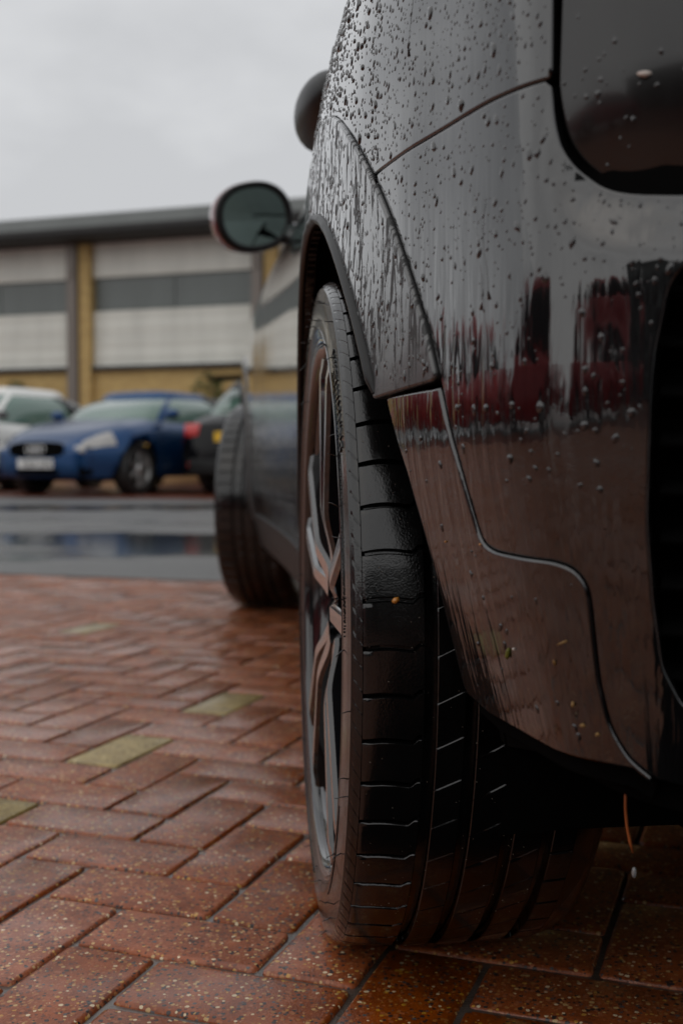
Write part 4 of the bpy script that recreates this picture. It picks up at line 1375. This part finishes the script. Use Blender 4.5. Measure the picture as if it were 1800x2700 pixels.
# rim
rim_me = MB().lathe([(.2455, .012), (.2470, .0055), (.2525, .0020), (.2565, .0022), (.2580, .0050), (.2540, .0075), (.2490, .0100), (.2440, .0130), (.2360, .0190), (.2280, .0300), (.2240, .0600), (.2210, .1500), (.2380, .1850), (.25, .19)], 160, 'X').me('wheel')
rim_me.materials.append(M['black_gloss'])
def blade(sg):
    V, Fc, mats = [], [], []
    rs = np.linspace(.040, .2345, 26)
    nr = 8
    for r_ in rs:
        q = (r_ - .040) / .1945
        c = sg * (.0060 + .0330 * q)
        hw = .0078 + .0020 * q + .003 * (1 - smoothstep(0, .22, q)) + .006 * smoothstep(.9, 1, q)
        s = .0040 + .010 * (1 - smoothstep(0, .30, q)) + .003 * smoothstep(.9, 1, q)
        ch = .0022
        sect = [(-hw, s + ch + .002), (-hw + ch, s), (-hw + ch + .0008, s - .0001), (hw - ch - .0008, s - .0001), (hw - ch, s), (hw, s + ch + .002), (hw * .72, s + .036), (-hw * .72, s + .036)]
        for y, ss in sect: V.append((ss, -(c + y) , r_))
    for i in range(len(rs) - 1):
        for k in range(nr):
            Fc.append((i * nr + k, i * nr + (k + 1) % nr, (i + 1) * nr + (k + 1) % nr, (i + 1) * nr + k)); mats.append(1 if k in (1, 2, 3) else 0)
    Fc.append(tuple(range(nr))); mats.append(0)
    me = mesh('spoke', V, Fc, True)
    me.materials.append(M['black_gloss']); me.materials.append(M['machined'])
    me.polygons.foreach_set('material_index', mats)
    bm = bmesh.new(); bm.from_mesh(me); bmesh.ops.recalc_face_normals(bm, faces=bm.faces[:])
    for e in bm.edges:
        if len(e.link_faces) == 2 and e.calc_face_angle(0) > R(25): e.smooth = False
    bm.to_mesh(me); bm.free()
    return me
spoke_me = [blade(1), blade(-1)]
hub = MB().lathe([(.001, .026), (.020, .0255), (.0235, .0245), (.0250, .0275), (.0300, .0300), (.0345, .0255), (.0480, .0215), (.0590, .0225), (.0640, .0300), (.0600, .0700), (.05, .12)], 60, 'X')
hub_me = hub.me('hub'); hub_me.materials.append(M['black_gloss'])
cap_me = MB().lathe([(.001, .0225), (.018, .0230), (.0205, .0240), (.022, .0262)], 40, 'X').me('centre_cap'); cap_me.materials.append(M['chrome'])
bolt_me = MB().lathe([(.001, .013), (.0072, .0132), (.0085, .0155), (.0085, .026)], 6, 'X').me('wheel_bolt', False); bolt_me.materials.append(M['matte_black'])
disc_me = MB().lathe([(.060, .055), (.075, .055), (.078, .070), (.150, .0702), (.150, .092), (.06, .092)], 80, 'X').me('brake_disc'); disc_me.materials.append(M['disc'])
cal = MB()
for k in range(7): cal.box((.080, 0, .138), (.062, .036, .050), Matrix.Rotation(R(-24 + 8 * k), 4, 'X'), .008)
cal_me = cal.me('brake_caliper'); cal_me.materials.append(M['black_gloss'])
back_me = MB().lathe([(.001, .118), (.224, .118)], 60, 'X').me('back_plate'); back_me.materials.append(M['black'])

mbg = MB(); rg_ = random.Random(21)
for k in range(150):
    s_ = rg_.uniform(.010, .150); al = R(rg_.uniform(52, 138)); r_ = float(rad(s_)) + .0002
    q = rg_.uniform(.00025, .0006); c_ = Vector((s_, -r_ * math.sin(al), r_ * math.cos(al)))
    mbg.add([c_ + Vector((q, 0, 0)), c_ + Vector((-q * .6, q * .8, 0)), c_ + Vector((-q * .5, -q * .7, q * .4)), c_ + Vector((0, -q, q * 1.3))], [(0, 1, 2), (0, 1, 3), (1, 2, 3), (0, 2, 3)])
M['pale_grit'] = simple('pale_grit', (.55, .50, .42), .5)
grit_me = mbg.me('road_grit', False); grit_me.materials.append(M['pale_grit'])
def make_wheel():
    w = link('wheel', rim_me, car)
    link('tyre', tyre_me, w); link('sidewall_lettering', letter_me, w)
    tag(link('road_grit', grit_me, w), kind='stuff'); tag(link('moulded_print', print_me, w), kind='stuff'); tag(link('moulding_hair', hair_me, w), kind='stuff')
    for k in range(5):
        for b_ in spoke_me:
            o = link('spoke', b_, w); o.rotation_euler = (R(72 * k + 6), 0, 0)
        o = link('wheel_bolt', bolt_me, w); o.matrix_local = Matrix.Rotation(R(72 * k + 42), 4, 'X') @ Matrix.Translation((.006, 0, .0425))
    link('hub', hub_me, w); link('centre_cap', cap_me, w); link('brake_disc', disc_me, w); link('back_plate', back_me, w)
    c = link('brake_caliper', cal_me, w); c.rotation_euler = (R(-80), 0, 0)
    return w
wheel = make_wheel()
wheel.location = (.1085, YR, .3085)
wheel.rotation_euler = (0, 0, R(-1.26))
def wheel_at(x, y, rz, spin):
    w = wheel.copy(); col.objects.link(w); w.parent = car
    for ch in list(wheel.children):
        c = ch.copy(); col.objects.link(c); c.parent = w
    w.matrix_local = Matrix.Translation((x, y, .3085)) @ Matrix.Rotation(rz, 4, 'Z') @ Matrix.Rotation(spin, 4, 'X')
    return w
STEER = R(-16)
cx, cy = .212, YF
wheel_at(cx - .1035 * math.cos(STEER), cy - .1035 * math.sin(STEER), STEER, R(20))
wheel_at(2 * XC - .1085, YR, R(180), R(35))
wheel_at(2 * XC - .1085, YF, R(180) + STEER, R(70))

# ================================================================== RAIN ON THE BODYWORK
drops = MB(); DROPS = []
dr = random.Random(11)
def drop_at(t, z, fo, r_, stretch, tilt, hgt):
    p = SK(t, z, fo(np.array(t), np.array(z))); n = SN(t, z)
    down = np.array([0, 0, -1.]); down -= n * (down @ n); down /= np.linalg.norm(down)
    side_ = np.cross(n, down)
    c, q = math.cos(tilt), math.sin(tilt)
    a = down * c + side_ * q; b_ = side_ * c - down * q
    ns = 9 if r_ > .0011 else 7
    levels = ((1.0, -.04), (.93, .42), (.68, .80), (.34, .97))
    base = len(drops.V); f0_ = len(drops.F)
    wob = [1 + dr.uniform(-.26, .26) for _ in range(ns)]
    for f, h in levels:
        for k in range(ns):
            th = 2 * math.pi * k / ns
            u = math.cos(th); st = stretch * (1.12 if u > 0 else .88)
            drops.V.append(tuple(p + a * (u * r_ * st * f * wob[k]) + b_ * (math.sin(th) * r_ * f * wob[k] * (1 - .18 * u * -1 * (stretch - 1))) + n * (h * hgt * r_)))
    drops.V.append(tuple(p + n * (hgt * r_)))
    for i in range(3):
        for k in range(ns):
            drops.F.append((base + i * ns + k, base + i * ns + (k + 1) % ns, base + (i + 1) * ns + (k + 1) % ns, base + (i + 1) * ns + k))
    for k in range(ns): drops.F.append((base + 3 * ns + k, base + 3 * ns + (k + 1) % ns, base + 4 * ns))
    DROPS.append((r_ * stretch / max(.3, float(p[1])), base, len(drops.V), f0_, len(drops.F)))
def rain(pname, n, box, size, zfac=lambda t, z: 1., stretch=(1.0, 1.9), hg=(.42, .68)):
    loops, fo = PANELS[pname]
    placed = []
    cell = {}
    tries = 0; c = 0
    while c < n and tries < n * 30:
        tries += 1
        t = dr.uniform(box[0], box[1]); z = dr.uniform(box[2], box[3])
        if dr.random() > zfac(t, z): continue
        r_ = size[0] * math.exp(dr.gauss(0, size[1]))
        r_ = min(r_, size[2])
        pt = np.array([[t, z]])
        key = (int(t / .02), int(z / .02))
        if any(math.hypot(t - a, z - b) < (r_ + q) * 1.5 for kx in (-1, 0, 1) for kz in (-1, 0, 1) for a, b, q in cell.get((key[0] + kx, key[1] + kz), ())): continue
        if not inside(pt, loops[0])[0] or any(inside(pt, q)[0] for q in loops[1:]): continue
        if bdist(pt, np.vstack(loops))[0] < r_ * 1.3: continue
        cell.setdefault(key, []).append((t, z, r_))
        drop_at(t, z, fo, r_, dr.uniform(*stretch), dr.gauss(0, .35), dr.uniform(*hg)); c += 1
rain('quarter_panel', 1000, (.78, 1.02, .655, .80), (.00082, .50, .0030), hg=(.34, .56))
rain('quarter_panel', 3000, (1.0, 1.6, .66, .98), (.00092, .55, .0036))
rain('rear_bumper', 480, (.66, 1.0, .45, .648), (.00082, .50, .0028), lambda t, z: .25 + .75 * smoothstep(.5, .6, z), hg=(.32, .55))
rain('rear_bumper', 16, (.70, .9, .42, .50), (.0019, .25, .0026), stretch=(1., 1.3))
rain('tail_lamp', 75, (.66, .775, .59, .74), (.0012, .45, .0030), hg=(.3, .5))
rain('arch_trim', 500, (.90, 1.35, .50, .76), (.0009, .4, .0024), stretch=(1.2, 3.2), hg=(.3, .5))
rain('bumper_corner_trim', 26, (.76, .95, .29, .49), (.0010, .4, .002))
DROPS.sort(key=lambda d: -d[0])
rest = MB()
for n_, (_, v0, v1, f0, f1) in enumerate(DROPS):        # the 300 largest one by one, the fine rain joined
    V_ = drops.V[v0:v1]; F_ = [tuple(i - v0 for i in f) for f in drops.F[f0:f1]]
    if n_ < 300:
        c_ = np.mean(V_, axis=0)
        o = link('water_drop', mesh('water_drop', [tuple(np.array(v) - c_) for v in V_], F_), car, M['water']); o.location = tuple(c_)
    else: rest.add(V_, F_)
dob = rest.build('fine_rain_drops', M['water'], car)
tag(dob, kind='stuff')
# a few long runs of water
runs = MB()
for t0, z0, ln in ((.935, .80, .09), (.845, .585, .05), (.835, .60, .06)):
    P = []; t = t0
    for k in range(12):
        z = z0 - ln * k / 11; t += dr.uniform(-.0022, .0022)
        P.append(SK(t, z, -.0002))
    runs.tube(P, [.00035 + .0003 * (k / 11) ** 2 for k in range(11)] + [.0013], 7)
rn = runs.build('water_runs', M['water'], car); tag(rn, kind='stuff')

# ================================================================== SMALL LITTER
M['grit'] = simple('orange_grit', (.50, .20, .03), .35, coat=.6, var=.2)
M['leaf_dry'] = simple('dry_leaf_bits', (.24, .13, .035), .5, var=.3)
M['leaf_green'] = simple('green_leaf_bits', (.16, .16, .025), .45, var=.3)
M['seed'] = simple('pale_seed', (.62, .55, .50), .4)
def chip(name, label, cat, loc, size, mat, seed, group=None, rz=0):
    r = random.Random(seed); bm = bmesh.new(); bmesh.ops.create_icosphere(bm, subdivisions=1, radius=1)
    for v in bm.verts: v.co = Vector((v.co.x * size[0], v.co.y * size[1], v.co.z * size[2])) * r.uniform(.78, 1.18)
    me = bpy.data.meshes.new(name); bm.to_mesh(me); bm.free()
    me.polygons.foreach_set('use_smooth', [True] * len(me.polygons))
    o = link(name, me, None, mat); o.location = loc; o.rotation_euler = (r.uniform(-.5, .5), r.uniform(-.5, .5), rz)
    return tag(o, label, cat, group)
def tyre_pt(s, alpha, out=0.):   # a point on the tread of the rear wheel
    r_ = float(rad(s)) + out
    return wheel.matrix_basis @ Vector((s, -r_ * math.sin(alpha), r_ * math.cos(alpha)))
def skin(t, z, out=.001): return Vector(SK(t, z, out))
chip('grit', 'small orange stone caught in a tread slot of the rear tyre', 'stone', tyre_pt(.032, R(82.3), .001), (.0034, .0026, .0024), M['grit'], 1)
chip('seed', 'pale seed stuck on the dark tail lamp', 'seed', skin(.7300, .6445, -.002), (.0045, .0016, .0018), M['seed'], 2)
chip('leaf_fragment', 'yellow green leaf scrap on the lower bumper corner', 'leaf', skin(.8480, .3330, .003), (.0018, .001, .0046), M['leaf_green'], 3)
chip('leaf_fragment', 'tan curled leaf scrap beside the lower bumper gap', 'leaf', skin(.7840, .3480, .003), (.0056, .001, .0009), M['leaf_dry'], 4)
CRUMB = ['slim brown leaf crumb left of the lower bumper gap, above the lip', 'brown leaf crumb close beside the lower bumper gap, halfway down', 'flat brown leaf crumb lying at the bottom of the lower bumper gap', 'pale round seed husk beside the yellow green leaf scrap', 'lowest brown crumb beside the bumper gap near the bottom edge', 'orange grain stuck in the bend of the bumper gap', 'orange grain on the bumper corner close to the tyre']
for k, (t, z, sx, sz, m_) in enumerate(((.7970, .3345, .0010, .0026, 'leaf_dry'), (.7850, .3120, .0012, .0024, 'leaf_dry'), (.7780, .3000, .0026, .0013, 'leaf_dry'), (.8400, .3370, .0010, .0010, 'seed'), (.7660, .2960, .0016, .0012, 'leaf_dry'), (.8550, .3985, .0010, .0009, 'grit'), (.9030, .3970, .0009, .0009, 'grit'))):
    chip('leaf_crumb', CRUMB[k], 'leaf', skin(t, z, .0025), (sx, .0008, sz), M[m_], 10 + k, 'leaf crumbs on the lower bumper')
st = MB().tube([(.2546, .68, .262), (.2546, .68, .237), (.2557, .68, .2253), (.2577, .68, .2158), (.2597, .68, .2087)], [.0008, .0009, .0009, .001, .0005], 6).build('hanging_stalk', simple('orange_stalk', (.45, .12, .03), .4))
tag(st, 'thin orange stalk hanging under the bumper edge', 'stalk')
wd = MB().ellipsoid((.2606, .68, .1965), (.0015, .0015, .0034), 10, 8).build('hanging_drop', simple('clear_drop', (.25, .25, .25), .03, coat=1.))
tag(wd, 'water drop falling from the tip of the orange stalk', 'water drop')
